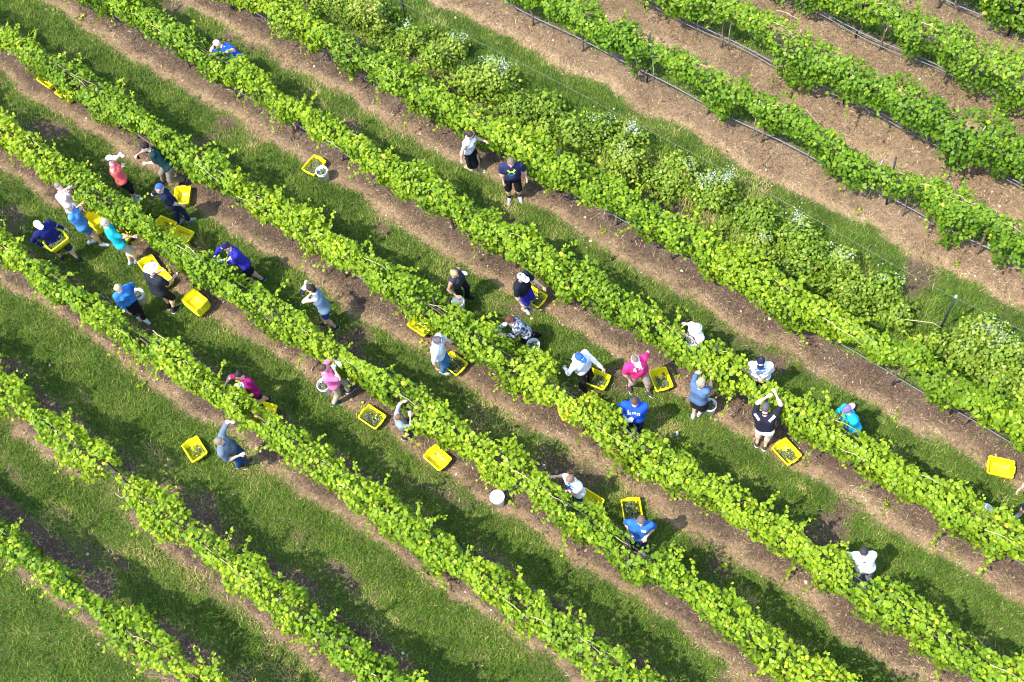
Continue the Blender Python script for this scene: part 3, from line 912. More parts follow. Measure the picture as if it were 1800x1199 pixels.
# nested stacks of empty crates
p = at(341, 526, .48)
yw = yaw_of((337, 507), (366, 530))
for k, w in enumerate(('bottom', 'second from bottom', 'middle', 'second from top', 'topmost')):
    crate((p[0], p[1], .01 + k * .058), yw + .015 * (k % 2), f'{w} of the nested yellow crates by the man in the sun hat', group='nested stack of empty crates')
p = at(164, 378, .55)
yw = yaw_of((160, 359), (184, 379))
for k, w in enumerate(('bottom', 'second from bottom', 'middle', 'second from top', 'topmost')):
    crate((p[0], p[1], .01 + k * .062), yw - .02 * (k % 2), f'{w} of the nested yellow crates by the denim shorts', group='nested stack before the denim shorts')


def bucket_meshes():
    b_ = MB().lathe([(.001, .012), (.118, .012), (.142, .36), (.148, .37), (.156, .37), (.158, .345), (.152, .34), (.15, .3), (.154, .297), (.152, .28), (.147, .278), (.126, 0), (.001, 0)], 24)
    u = np.linspace(0, math.pi, 13)
    bail = MB().tube(np.stack([.157 * np.cos(u), .157 * np.sin(u) * .95, .335 - .06 * np.sin(u)], 1), .0035, 5)
    lid = MB().lathe([(.001, .38), (.13, .382), (.135, .39), (.158, .39), (.162, .385), (.162, .345), (.157, .345)], 24)
    grip = MB().tube(np.array([(-.045, .149, .276), (.045, .149, .276)]), .01, 8)
    return b_.mesh('pail'), bail.mesh('handle'), lid.mesh('lid'), grip.mesh('grip')


BK = bucket_meshes()
def bucket(p, label, yaw=0., lid=False, fill=None, up=False):
    root = empty('bucket', p, yaw, label=label, cat='bucket', group='white pails')
    put('pail', BK[0], M_BUCKET, root, smooth=True)
    h = put('handle', BK[1], M_WIRE, root, smooth=True)
    g = put('grip', BK[3], M_BUCKET, h, smooth=True)
    if up:
        h.location = (0, 0, .335); h.rotation_euler = (math.radians(95), 0, 0); 
        h.location = (0, .335 * 0, 0); h.matrix_local = Matrix.Translation((0, 0, .335)) @ Matrix.Rotation(math.radians(85), 4, 'X') @ Matrix.Translation((0, 0, -.335))
    if lid: put('lid', BK[2], M_BUCKET, root, smooth=True)
    if fill: grapes(p, yaw, fill, 'pail')


def gp(px, py, z=0.0):
    q = at(px, py, z)
    return (q[0], q[1], q[2] if z else float(ground_z(q[:1], q[1:2])[0]))


def bk(px, py, zr, lab, **k):
    """px, py: centre of the pail's rim; zr: height of the rim."""
    q = at(px, py, zr)
    bucket((q[0], q[1], zr - .37), lab, **k)


bk(565, 300, .38, 'white pail standing against the grape filled crate apart from any picker', fill='grapes in the white pail standing against a crate apart from any picker', yaw=.4)
bk(241, 516, .72, 'white pail hanging from the hand of the woman in bright blue', fill='grapes in the pail held by the woman in bright blue', up=True, yaw=1.2)
bk(568, 676, .72, 'white pail held at the side of the woman in pink', fill='grapes in the pail held by the woman in pink', up=True, yaw=.9)
bk(937, 605, .38, 'white pail on the grass behind the woman in the patterned jacket', fill='grapes in the pail behind the woman in the patterned jacket', yaw=2)
bk(1248, 711, .38, 'white pail at the feet of the woman with long blond hair', fill='grapes in the pail at the feet of the woman with long blond hair', yaw=.2)
bk(874, 874, .39, 'white pail with its lid on, standing alone on bare soil', lid=True, yaw=2.4)
bk(805, 530, .6, 'white pail half hidden by leaves, held by the woman in the black vest', up=True)
bk(1733, 897, .38, 'white pail mostly hidden behind leaves near the right edge', yaw=.3)
q = gp(1190, 766)
bt = empty('bottle', q, 0, label='small pale blue water bottle standing in grass behind the vines', cat='bottle')
put('bottle_body', MB().lathe([(.001, 0), (.034, .003), (.036, .02), (.034, .09), (.036, .13), (.03, .16), (.013, .19), (.013, .205)], 14).mesh('bottle_body'), surf('pale_plastic', (.45, .6, .72), .2, .05, spec=.5), bt, smooth=True)
put('cap', MB().lathe([(.016, .2), (.016, .222), (.001, .223)], 10).mesh('cap'), M_BUCKET, bt, smooth=True)

# ------------------------------------------------------------------ people: implicit bodies meshed by surface nets
def nrm(v):
    return v / (np.linalg.norm(v) + 1e-9)


class Field:
    """Smooth union of tapered capsules and ellipsoids, with flat cuts (hems)."""
    def __init__(self, k=.04):
        self.p, self.k, self.cuts, self.lo, self.hi = [], k, [], np.full(3, 1e9), np.full(3, -1e9)

    def cap(self, a, b, ra, rb=None):
        rb = ra if rb is None else rb
        a, b = np.asarray(a, float), np.asarray(b, float)
        self.p.append(('c', a, b, ra, rb))
        for q, r in ((a, ra), (b, rb)):
            self.lo = np.minimum(self.lo, q - r); self.hi = np.maximum(self.hi, q + r)
        return self

    def ell(self, c, r, B=None):
        B = np.eye(3) if B is None else B
        self.p.append(('e', np.asarray(c, float), np.asarray(r, float), B, 0))
        m = max(r)
        self.lo = np.minimum(self.lo, c - m); self.hi = np.maximum(self.hi, c + m)
        return self

    def cut(self, point, normal):
        """Removes the side the normal points to."""
        self.cuts.append((np.asarray(point, float), nrm(np.asarray(normal, float))))
        return self

    def val(self, P):
        o = None
        for t, a, b_, c, d in self.p:
            if t == 'c':
                ab = b_ - a
                h = np.clip(((P - a) @ ab) / max(ab @ ab, 1e-9), 0, 1)
                s = np.sqrt((((P - a) - h[:, None] * ab) ** 2).sum(1)) - (c + (d - c) * h)
            else:
                q = (P - a) @ c.T
                k0 = np.sqrt(((q / b_) ** 2).sum(1)); k1 = np.sqrt(((q / b_ ** 2) ** 2).sum(1)) + 1e-9
                s = k0 * (k0 - 1) / k1
            if o is None: o = s
            else:
                h = np.maximum(self.k - abs(o - s), 0) / self.k
                o = np.minimum(o, s) - h * h * self.k * .25
        for p0, n0 in self.cuts:
            o = np.maximum(o, (P - p0) @ n0)
        return o

    def net(self, h):
        lo, hi = self.lo - 2 * h, self.hi + 2 * h
        n = np.ceil((hi - lo) / h).astype(int) + 1
        ax = [lo[i] + h * np.arange(n[i]) for i in range(3)]
        P = np.stack(np.meshgrid(*ax, indexing='ij'), -1)
        F = self.val(P.reshape(-1, 3)).reshape(n)
        F[F == 0] = 1e-6
        S = F < 0
        cnt = np.zeros(n - 1, int); acc = np.zeros((*(n - 1), 3))
        sl = lambda o: tuple(slice(o[i], n[i] - 1 + o[i]) for i in range(3))
        offs = [(i, j, k) for i in (0, 1) for j in (0, 1) for k in (0, 1)]
        for o in offs:
            for d in range(3):
                if o[d]: continue
                e = list(o); e[d] = 1
                fa, fb = F[sl(o)], F[sl(e)]
                x_ = (fa < 0) != (fb < 0)
                t = np.where(x_, fa / np.where(x_, fa - fb, 1), 0)
                v = np.broadcast_to(np.array(o, float), (*(n - 1), 3)).copy()
                v[..., d] += t
                acc += np.where(x_[..., None], v, 0); cnt += x_
        act = cnt > 0
        idx = np.full(n - 1, -1); idx[act] = np.arange(act.sum())
        I = np.argwhere(act)
        V = lo + h * (I + acc[act] / cnt[act][:, None])
        Q = []
        for d in range(3):
            u, w = (d + 1) % 3, (d + 2) % 3
            A = [slice(None)] * 3; Bs = [slice(None)] * 3
            A[d] = slice(0, n[d] - 1); Bs[d] = slice(1, n[d])
            x_ = S[tuple(A)] != S[tuple(Bs)]
            E_ = np.argwhere(x_)
            E_ = E_[(E_[:, u] > 0) & (E_[:, w] > 0) & (E_[:, u] < n[u] - 1) & (E_[:, w] < n[w] - 1)]
            if not len(E_): continue
            ins = S[tuple(E_.T)]
            def cell(du, dw):
                c = E_.copy(); c[:, u] -= du; c[:, w] -= dw
                return idx[tuple(c.T)]
            q = np.stack([cell(1, 1), cell(0, 1), cell(0, 0), cell(1, 0)], 1)
            q[~ins] = q[~ins][:, ::-1]
            Q.append(q)
        return V, np.vstack(Q)


def net_mesh(name, fields):
    """Meshes (field, cell) pairs into one mesh."""
    V, Q, n = [], [], 0
    for f, h in fields:
        v, q = f.net(h)
        V.append(v); Q.append(q + n); n += len(v)
    return mesh_from(name, np.vstack(V), np.vstack(Q))


def ik(a, t, l1, l2, pole):
    d = t - a; L = np.linalg.norm(d)
    L2 = min(max(L, abs(l1 - l2) + .02), (l1 + l2) * .995)
    u = d / (L + 1e-9)
    e = a + u * L2
    x_ = (l1 * l1 - l2 * l2 + L2 * L2) / (2 * L2)
    h = math.sqrt(max(l1 * l1 - x_ * x_, 0))
    p = pole - (pole @ u) * u
    return a + u * x_ + nrm(p) * h, e


SKIN = {'light': surf('skin_light', (.62, .38, .27), .55, .06, 20), 'tan': surf('skin_tan', (.5, .28, .18), .55, .06, 20), 'pale': surf('skin_pale', (.7, .46, .36), .5, .06, 20)}
UP = np.array([0, 0, 1.0])
PRINTS = {
    'interlock': [(-5, 4.5, -2.6, 1, 2.2, 0), (-2.6, 1, 2.6, 1, 2.0, 0), (2.6, 1, 5, 4.5, 2.2, 0), (-5, -3.8, -2.6, -.3, 2.2, 0), (-2.6, -.3, 2.6, -.3, 2.0, 0), (2.6, -.3, 5, -3.8, 2.2, 0), (-5, -6.6, 5, -6.6, .9, 1)],
    'fourteen': [(-5.5, 5, -5.5, -5, 2.2, 0), (-5.5, 5, -7.5, 3, 1.8, 0), (3.8, 5, 3.8, -5, 2.2, 0), (3.8, 4.6, -1, -1.6, 1.7, 0), (-1.4, -1.8, 6.4, -1.8, 1.8, 0)],
    'script': [(-8, 4, -8, -3, 1.4, 0), (-8, -3, -5, -3, 1.3, 0), (-5, -3, -5, .5, 1.3, 0), (-5, .5, -8, .5, 1.3, 0), (-2.5, -3, -2.5, .8, 1.3, 0), (-2.5, .8, 0, .8, 1.3, 0), (0, .8, 0, -3, 1.3, 0), (0, .8, 2.2, .8, 1.3, 0), (2.2, .8, 2.2, -3, 1.3, 0), (4.4, .8, 7.4, .8, 1.3, 0), (7.4, .8, 7.4, -3, 1.3, 0), (4.6, -3, 7.4, -3, 1.3, 0), (4.6, -1.2, 4.6, -3, 1.3, 0), (-9, -5.5, 8, -4.8, .8, 0)],
    'splash': [(-6, 5, -2, 6, 2.6, 0), (-1, 4, 3, 6, 2.6, 0), (-5, 1, 0, 2.5, 3, 0), (1.5, 1, 6, 2.5, 2.6, 0), (-3, -2, 2, -1.5, 3, 0), (-6, -3.5, -4.5, -6, 2, 0), (1, -5, 6, -3.5, 2.4, 0), (-2, -7, 1, -6, 2, 0), (4, 5, 6, 7, 1.6, 0)],
    'block': [(-6, 2, -6, -3, 3, 0), (-2, 2.5, -2, -3, 2.4, 0), (2, 2, 2, -3, 2.6, 0), (6, 2, 6, -3, 2.4, 0), (-7, -5.5, 7, -5.5, 2.4, 1), (-5, 4.4, 5, 4.4, 1.4, 1)],
    'badge': [(3.4, 2, 6.6, 2, 3, 0)],
    'small': [(-2.4, 1, 2.4, 1, 2.6, 0)],
    'shoulders': [(-19, 10, -12, 2, 5, 0)],
    'shoulder': [(19, 10, 12, 2, 5, 0)],
}


def decal(garment, strokes, origin, R_, U_, Fv, mats, parent):
    """Flat print laid onto the cloth: each stroke is a strip dropped onto the garment's surface."""
    SZ = 1.55 if strokes not in (PRINTS['shoulders'], PRINTS['shoulder'], PRINTS['small']) else 1.0
    me = garment.data
    bv = BVHTree.FromPolygons([v.co.copy() for v in me.vertices], [tuple(p.vertices) for p in me.polygons])
    for ci in sorted({s[5] for s in strokes}):
        V, Q = [], []
        for (u0, v0, u1, v1, w, c) in strokes:
            if c != ci: continue
            a, e = np.array([u0, v0]) / 100 * SZ, np.array([u1, v1]) / 100 * SZ
            d = nrm(e - a); w = w * SZ; nn = np.array([-d[1], d[0]]) * w / 200
            k = 4; b0 = len(V)
            pts = []
            for t in np.linspace(0, 1, k + 1):
                for s in (-1, 1):
                    m_ = a + (e - a) * t + nn * s + d * (w / 200) * (1 if t == 1 else -1 if t == 0 else 0)
                    p0 = origin + R_ * m_[0] + U_ * m_[1] + Fv * .5
                    hit = bv.ray_cast(Vector(p0), Vector(-Fv))
                    pts.append(None if hit[0] is None else np.array(hit[0]) + np.array(hit[1]) * .004 + Fv * .002)
            if any(p is None for p in pts): continue
            V += pts
            Q += [(b0 + 2 * i, b0 + 2 * i + 1, b0 + 2 * i + 3, b0 + 2 * i + 2) for i in range(k)]
        if V:
            o = put('print', mesh_from('print', np.array(V), np.array(Q)), mats[ci], parent)
            o.location = (0, 0, 0)


def hand_field(w, d, palm, side, inf=0., curl=.5):
    """w wrist, d direction of the hand, palm = the way the palm faces, side = thumb side."""
    d = nrm(d); palm = nrm(palm - (palm @ d) * d); t = nrm(np.cross(d, palm)) * side
    f = Field(.012)
    f.cap(w, w + d * .03, .026 + inf, .024 + inf)
    for i, y_ in enumerate((-.027, -.009, .009, .027)):
        f.cap(w + d * .015 + t * y_ * .6, w + d * .082 + t * y_, .016 + inf, .0125 + inf)
    L_ = (.052, .064, .068, .06)
    for i, y_ in enumerate((-.03, -.01, .01, .03)):
        k0 = w + d * .088 + t * y_
        d1 = nrm(d * math.cos(curl) + palm * math.sin(curl) + t * y_ * 2.2)
        d2 = nrm(d * math.cos(curl * 2.1) + palm * math.sin(curl * 2.1) + t * y_ * 1.2)
        k1 = k0 + d1 * L_[i] * .52
        f.cap(k0, k1, .0095 + inf, .0088 + inf).cap(k1, k1 + d2 * L_[i] * .5, .0088 + inf, .0075 + inf)
    th = w + d * .03 + t * .022
    t1 = th + nrm(t * .8 + d * .65 + palm * .35) * .042
    f.cap(th, t1, .0135 + inf, .0105 + inf).cap(t1, t1 + nrm(d * .85 + t * .25 + palm * .45) * .034, .0105 + inf, .0085 + inf)
    return f


def person(label, feet, head, face, h=1.75, w=1.07, hem_=None, fem=False, belly=0.0, pel=None, L=None, R=None, top=('tee', (.5, .5, .5)), bottom=('pants', (.1, .1, .1)),
           shoes=(.5, .5, .5), skin='light', hair=('short', (.12, .08, .05)), hat=None, glove='', prints=None, look=.25, sock=None):
    s = h / 1.75
    gpx, gpy = np.mean([f[0] for f in feet]), np.mean([f[1] for f in feet])
    g = at(gpx, gpy); q = at(gpx + face[0] * 20, gpy + face[1] * 20)
    F = nrm(q - g)
    if len(feet) == 1:
        Rt = np.cross(F, UP)
        fl, fr = g - Rt * .1 * s, g + Rt * .1 * s + F * .06
    else:
        fl, fr = at(*feet[0]), at(*feet[1])
    Rt = nrm(np.cross(F, UP))
    if (fr - fl) @ Rt < 0: fl, fr = fr, fl
    pz = .93 * s
    P = np.array([*((fl + fr) / 2)[:2], pz]) - F * .02 if pel is None else at(*pel, pz)
    zs = np.linspace(.85 * s, 1.66 * s, 120)
    Qs = np.array([at(*head, z) for z in zs])
    er = abs(np.linalg.norm(Qs - P, axis=1) - .715 * s) - .02 * zs
    d_ = Qs - P
    okc = (abs(np.linalg.norm(d_, axis=1) - .715 * s) < .02 * s) & ((d_ @ F) > -.13)
    Hq = Qs[np.where(okc)[0].max()] if okc.any() else Qs[np.argmin(er)]
    T = nrm(Hq - P)
    Rt2 = nrm(Rt - (Rt @ T) * T)
    Fc = nrm(np.cross(T, Rt2)) * -1
    if Fc @ F < 0: Fc = -Fc
    for ft in (fl, fr):
        hz = np.linalg.norm((ft - P)[:2]) - .05
        mx = math.sqrt(max((.86 * s) ** 2 - hz * hz, .2)) + .08 * s
        if P[2] > mx: P = P - UP * (P[2] - mx)
    sw = (.165 if fem else .19) * s * w
    Nk = P + T * .525 * s
    C = P + T * .36 * s
    SL, SR = Nk - T * .05 * s - Rt2 * sw, Nk - T * .05 * s + Rt2 * sw
    Hu = nrm(UP * .75 + T * .5 + F * look * .6)
    Hf = nrm(F - (F @ Hu) * Hu)
    Hr = nrm(np.cross(Hf, Hu))
    B = np.array([Hr, Hf, Hu])
    Hc = Nk + nrm(T + UP * .3 + F * .25) * .17 * s
    HL, HR = P - Rt * .088 * s * (1 + .3 * (w - 1)), P + Rt * .088 * s * (1 + .3 * (w - 1))
    legs = []
    for hp, ft in ((HL, fl), (HR, fr)):
        an = np.array([ft[0], ft[1], float(ground_z(ft[:1], ft[1:2])[0]) + .085])
        kn, an = ik(hp, an, .435 * s, .435 * s, F + Rt * (.15 if hp is HR else -.15))
        legs.append((hp, kn, an))
    arms = []
    for i, (sh, tg) in enumerate(((SL, L), (SR, R))):
        sg = -1 if i == 0 else 1
        if tg is None or tg == 'hang':
            t = sh + Rt2 * sg * .1 + np.array([0, 0, -.56]) * s + F * .06
        elif tg == 'work':
            t = C + Fc * .42 * s + UP * .12 + Rt * sg * .1
        elif tg == 'carry':
            t = P + F * .4 * s + UP * .12 + Rt * sg * .2
        else:
            t = at(*tg)
        pole = -UP * .9 - F * .3 + Rt2 * sg * .3
        if t[2] > sh[2] - .05: pole = Rt2 * sg * 1.0 - UP * .3 + F * .1
        d = t - sh; reach = .54 * s
        if np.linalg.norm(d) > reach: t = sh + nrm(d) * reach
        el, wr = ik(sh, t, .285 * s, .262 * s, pole)
        arms.append((sh, el, wr))
    root = empty('person', (P[0], P[1], 0), label=label, cat='person')
    o0 = np.array([P[0], P[1], 0])
    Z = lambda v: v - o0
    def mk(name, fields, mat, parent=root, smooth=True):
        me = net_mesh(name, fields)
        co = np.empty(len(me.vertices) * 3, np.float32); me.vertices.foreach_get('co', co)
        co = co.reshape(-1, 3) - o0; me.vertices.foreach_set('co', co.ravel()); me.update()
        return put(name, me, mat, parent, smooth=smooth)

    def torso(f, e, hip=True, k=1.0):
        wf = w * k
        f.cap(P - Rt * .07 * s, P + Rt * .07 * s, .105 * s * wf + e)
        for sg in (-1, 1):
            f.cap(P + Rt * sg * .055 * s, C + Rt2 * sg * .085 * s * wf, .096 * s * wf + e, (.098 if fem else .108) * s * wf + e)
            f.cap(C + Rt2 * sg * .08 * s * wf, Nk - T * .07 * s + Rt2 * sg * (sw - .05), .1 * s * wf + e, .06 * s + e)
            if fem: f.ell(C + Rt2 * sg * .075 * s + Fc * .085 * s, np.array([.068, .06, .066]) * s + e)
        f.cap(SL + Rt2 * .03, SR - Rt2 * .03, .052 * s + e)
        if belly: f.ell(P + T * .15 * s + Fc * .07 * s, np.array([.13, .12, .15]) * s * belly + e)
        return f
    # body: trunk, limbs, head and hands as one figure
    bd = torso(Field(.05), 0)
    bd.cap(Nk - T * .05 * s, Nk + T * .07 * s, .058 * s, .052 * s)
    for hp, kn, an in legs:
        bd.cap(hp, kn, .085 * s * w, .055 * s).cap(kn, kn + (an - kn) * .4, .052 * s, .056 * s).cap(kn + (an - kn) * .3, an, .056 * s, .036 * s)
        toe = nrm(F + Rt * (.2 if hp is HR else -.2))
        bd.cap(an - UP * .035, an - UP * .05 + toe * .12 * s, .036, .028)
    for sh, el, wr in arms:
        bd.cap(sh, el, .053 * s * (.9 if fem else 1.05) * (.6 + .4 * w), .038 * s).cap(el, el + (wr - el) * .3, .037 * s, .04 * s).cap(el + (wr - el) * .25, wr, .039 * s, .027 * s)
    hd = Field(.03)
    hd.cap(Nk + T * .0, Hc - Hu * .06 * s, .053 * s, .05 * s)
    hd.ell(Hc + Hu * .02 * s, np.array([.075, .096, .1]) * s, B).ell(Hc - Hu * .06 * s + Hf * .03 * s, np.array([.054, .058, .058]) * s, B)
    hd.cap(Hc + Hf * .09 * s + Hu * .01, Hc + Hf * .108 * s - Hu * .03, .011, .016)
    for sg in (-1, 1): hd.ell(Hc + Hr * sg * .078 * s - Hu * .01, np.array([.012, .022, .034]) * s, B)
    fl_ = [(bd, .03), (hd, .0155)]
    hands = []
    for i, (sh, el, wr) in enumerate(arms):
        sg = -1 if i == 0 else 1
        dv = nrm(wr - el)
        palm = nrm(-Rt2 * sg + F * .2) if dv[2] < -.6 else nrm(-UP * .8 - Rt2 * sg * .4)
        th = 1 if np.cross(dv, palm) @ F > 0 else -1
        if abs(np.cross(dv, palm) @ F) < .3: th = 1 if np.cross(dv, palm) @ (-Rt2 * sg + UP) > 0 else -1
        hands.append((wr, dv, palm, th))
        fl_.append((hand_field(wr, dv, palm, th), .0085))
    mk('body', fl_, SKIN[skin])
    if glove:
        for i, c in enumerate('LR'):
            if c in glove: mk('glove', [(hand_field(*hands[i], inf=.004), .01)], cloth((.8, .8, .79)))
    for sg in (-1, 1):
        e_ = Field(.002).ell(Hc + Hf * .088 * s + Hr * sg * .032 * s + Hu * .015 * s, np.array([.013, .008, .008]), B)
        mk('eye', [(e_, .006)], M_EYE)
    mk('mouth', [(Field(.002).ell(Hc + Hf * .086 * s - Hu * .06 * s, np.array([.022, .009, .007]), B), .007)], M_LIP)

    # clothes
    kind, tc_ = top[0], top[1]
    tm = top[2] if len(top) > 2 else cloth(tc_)
    if kind != 'none':
        f = torso(Field(.05), .014)
        hem = P - T * (.05 if hem_ is None else hem_) * s
        f.cap(P - Rt * .07 * s, P + Rt * .07 * s, .125 * s * w).cap(P - T * .06 - Rt * .07 * s, P - T * .06 + Rt * .07 * s, .124 * s * w)
        if kind in ('tee', 'polo', 'long', 'hood'):
            for sh, el, wr in arms:
                if kind in ('long', 'hood'):
                    f.cap(sh, el, .066 * s, .054 * s).cap(el, el + (wr - el) * .93, .053 * s, .042 * s)
                else:
                    e2 = sh + (el - sh) * .72
                    f.cap(sh, e2 + (el - sh) * .06, .06 * s * (.6 + .4 * w), .064 * s * (.6 + .4 * w))
        f.cut(hem, -T)
        if kind in ('tee', 'polo'):
            pass
        f2 = Field(.03)
        sh_ob = mk('shirt' if kind != 'hood' else 'hoodie', [(f, .026)], tm)
        if kind == 'hood':
            hf = Field(.03).cap(Nk - Fc * .09 - Rt2 * .07, Nk - Fc * .09 + Rt2 * .07, .05).cap(Nk - Fc * .1, Nk - Fc * .12 - T * .09, .06, .04)
            mk('hood', [(hf, .02)], tm)
        elif kind in ('polo', 'long', 'tee'):
            cf = Field(.02)
            for a_ in range(10):
                t0, t1 = a_ / 10 * 6.283, (a_ + 1) / 10 * 6.283
                pt = lambda t: Nk + T * (.012 - .02 * math.sin(t)) + Rt2 * math.cos(t) * .068 * s + Fc * math.sin(t) * .066 * s
                cf.cap(pt(t0), pt(t1), .011)
            mk('collar', [(cf, .012)], tm)
        if prints:
            for (pn, pcs, where) in prints:
                if where == 'back':
                    decal(sh_ob, PRINTS[pn], Z(Nk - T * .1 * s), Rt2, T, -Fc, [cloth(c) for c in pcs], sh_ob)
                else:
                    decal(sh_ob, PRINTS[pn], Z(Nk - T * .15 * s), -Rt2, T, Fc, [cloth(c) for c in pcs], sh_ob)
    bk_, bc = bottom[0], bottom[1]
    bm_ = cloth(bc)
    if bk_ == 'skirt':
        f = Field(.03)
        mid = (legs[0][1] + legs[1][1]) / 2 - UP * bottom[2]
        f.cap(P + T * .12 * s - Rt * .03, P + T * .12 * s + Rt * .03, .1 * s)
        f.cap(P - Rt * .06 * s, mid - Rt * .07 * s, .12 * s, .155 * s).cap(P + Rt * .06 * s, mid + Rt * .07 * s, .12 * s, .155 * s)
        f.cut(mid, mid - P)
        sk = mk('skirt', [(f, .026)], bm_)
        if len(bottom) > 3:
            decal(sk, [(-5, 0, -6.5, -40, 3.6, 0)], Z(P), F, UP, Rt, [cloth(bottom[3])], sk)
    else:
        f = Field(.035)
        f.cap(P - Rt * .07 * s, P + Rt * .07 * s, .105 * s * w + .016)
        f.cap(P + T * .02 - Rt * .06 * s, P + T * .12 * s + Rt * .0, .1 * s * w + .012)
        for hp, kn, an in legs:
            if bk_ == 'shorts':
                e_ = hp + (kn - hp) * 1.02
                f.cap(hp, e_, .1 * s * w, .088 * s)
            elif bk_ == 'brief':
                f.cap(hp, hp + (kn - hp) * .55, .1 * s * w, .092 * s)
            elif bk_ == 'capri':
                f.cap(hp, kn, .096 * s * w, .068 * s).cap(kn, kn + (an - kn) * .5, .066 * s, .06 * s)
            else:
                f.cap(hp, kn, .098 * s * w, .075 * s).cap(kn, an + (kn - an) * .08, .072 * s, .062 * s)
        for hp, kn, an in legs:
            pass
        mk({'shorts': 'shorts', 'brief': 'shorts', 'capri': 'leggings'}.get(bk_, 'trousers'), [(f, .026)], bm_)
    for hp, kn, an in legs:
        toe = nrm(F + Rt * (.2 if hp is HR else -.2))
        gz = an[2] - .085
        b0 = np.array([an[0], an[1], gz + .045])
        f = Field(.03).cap(b0 - toe * .045, b0 + toe * .06, .043, .046).cap(b0 + toe * .05, b0 + toe * .155 * s - UP * .008, .046, .034)
        f.cap(b0, an + UP * .0, .044, .046).cut(np.array([0, 0, gz + .004]), -UP)
        so = mk('shoe', [(f, .018)], cloth(shoes))
        f3 = Field(.02).cap(b0 - toe * .05 - UP * .03, b0 + toe * .15 * s - UP * .03, .05, .045).cut(np.array([0, 0, gz + .024]), UP).cut(np.array([0, 0, gz + .002]), -UP)
        mk('sole', [(f3, .016)], cloth((.75, .75, .73)) if max(shoes) > .02 else cloth((.03, .03, .03)), so)
        if sock:
            mk('sock', [(Field(.02).cap(an, an + (kn - an) * .22, .05, .052), .02)], cloth(sock))
    # hair and hats
    if hair:
        hk, hc = hair
        hm = cloth(hc, .6)
        e_ = .011 * s
        f = Field(.02).ell(Hc + Hu * .024 * s - Hf * .004, np.array([.075, .096, .1]) * s + e_, B)
        f.cut(Hc + Hu * .045 * s + Hf * .055 * s, nrm(Hf * .8 - Hu * .75))
        if hk in ('long', 'blonde', 'bob'):
            ln = {'long': .3, 'bob': .13, 'blonde': .34}[hk] * s
            for sg in (-1, 0, 1):
                a0 = Hc + Hr * sg * .06 * s - Hf * (.045 if sg else .07) * s + Hu * .01
                f.cap(a0, a0 - UP * ln * .6 - Hu * ln * .4 - Hf * .01, .045 * s, .038 * s)
        if hk == 'tail':
            a0 = Hc - Hf * .1 * s + Hu * .03
            f.cap(a0, a0 - Hf * .06 - Hu * .03, .03, .035).cap(a0 - Hf * .06 - Hu * .03, a0 - Hf * .07 - UP * .2, .034, .018)
        if hk == 'bun':
            f.ell(Hc + Hu * .1 * s - Hf * .06 * s, np.array([.045, .045, .042]) * s)
        mk('hair', [(f, .014)], hm)
    if hat:
        kd, hc2 = hat[0], hat[1]
        hm = cloth(hc2)
        if kd in ('cap', 'back_cap', 'visor'):
            sg = -1 if kd == 'back_cap' else 1
            f = Field(.015).ell(Hc + Hu * .035 * s, np.array([.089, .108, .1]) * s, B).cut(Hc + Hu * .045 * s, -Hu)
            if kd == 'visor': f.cut(Hc + Hu * .085 * s, Hu)
            c0 = mk('cap' if kd != 'visor' else 'visor', [(f, .015)], hm)
            br = Field(.015).ell(Hc + Hu * .045 * s + Hf * sg * .115 * s, np.array([.078, .085, .014]) * s, B).cut(Hc + Hf * sg * .07 * s, -Hf * sg)
            mk('brim', [(br, .0125)], cloth(hat[2]) if len(hat) > 2 and hat[2] else hm, c0)
            if len(hat) > 3:
                me_o = c0
                decal(me_o, PRINTS['small'], Z(Hc + Hu * .07 * s), -Hr, Hu, Hf, [cloth(hat[3])], c0)
            if kd == 'cap':
                mk('button', [(Field(.004).ell(Hc + Hu * .136 * s, np.array([.011, .011, .008])), .007)], hm, c0)
        elif kd == 'sun':
            f = Field(.03).ell(Hc + Hu * .06 * s, np.array([.086, .104, .1]) * s, B).ell(Hc + Hu * .05 * s, np.array([.175, .185, .018]) * s, B)
            f.cut(Hc + Hu * .035 * s, -Hu)
            c0 = mk('sun_hat', [(f, .0155)], hm)
            bd_ = Field(.01).ell(Hc + Hu * .078 * s, np.array([.096, .114, .02]) * s, B)
            mk('hat_band', [(bd_, .014)], cloth((.62, .6, .56)), c0)
        elif kd == 'bucket':
            f = Field(.03).ell(Hc + Hu * .045 * s, np.array([.088, .106, .1]) * s, B).ell(Hc + Hu * .03 * s, np.array([.125, .14, .03]) * s, B)
            f.cut(Hc + Hu * .01 * s, -Hu)
            mk('sun_hat', [(f, .015)], hm)
        elif kd == 'wrap':
            f = Field(.02).ell(Hc + Hu * .035 * s, np.array([.088, .108, .104]) * s, B).cut(Hc + Hu * .03 * s, nrm(-Hu + Hf * .2))
            mk('cap', [(f, .015)], hm)
        elif kd == 'band':
            f = Field(.01).ell(Hc + Hu * .06 * s, np.array([.09, .112, .1]) * s, B)
            f.cut(Hc + Hu * .085 * s, Hu).cut(Hc + Hu * .06 * s, -Hu)
            mk('headband', [(f, .013)], hm)
        elif kd == 'shades':
            f = Field(.01).cap(Hc + Hf * .1 * s - Hr * .05 + Hu * .015, Hc + Hf * .1 * s + Hr * .05 + Hu * .015, .017)
            mk('sunglasses', [(f, .011)], cloth((.02, .02, .02)))
    return root, arms, (Hc, Hf, Hr, Hu), (P, F, Rt, T)


ROYAL, NAVY, BLACK, WHITE, CHAR = (.015, .08, .5), (.012, .016, .05), (.014, .014, .018), (.82, .82, .84), (.05, .05, .06)
GREY, DENIM, KHAKI, BEIGE = (.2, .22, .26), (.03, .11, .3), (.36, .3, .22), (.5, .43, .32)
BROWN, DARK, BLOND, ASH = (.09, .05, .03), (.025, .018, .015), (.48, .34, .17), (.26, .2, .15)

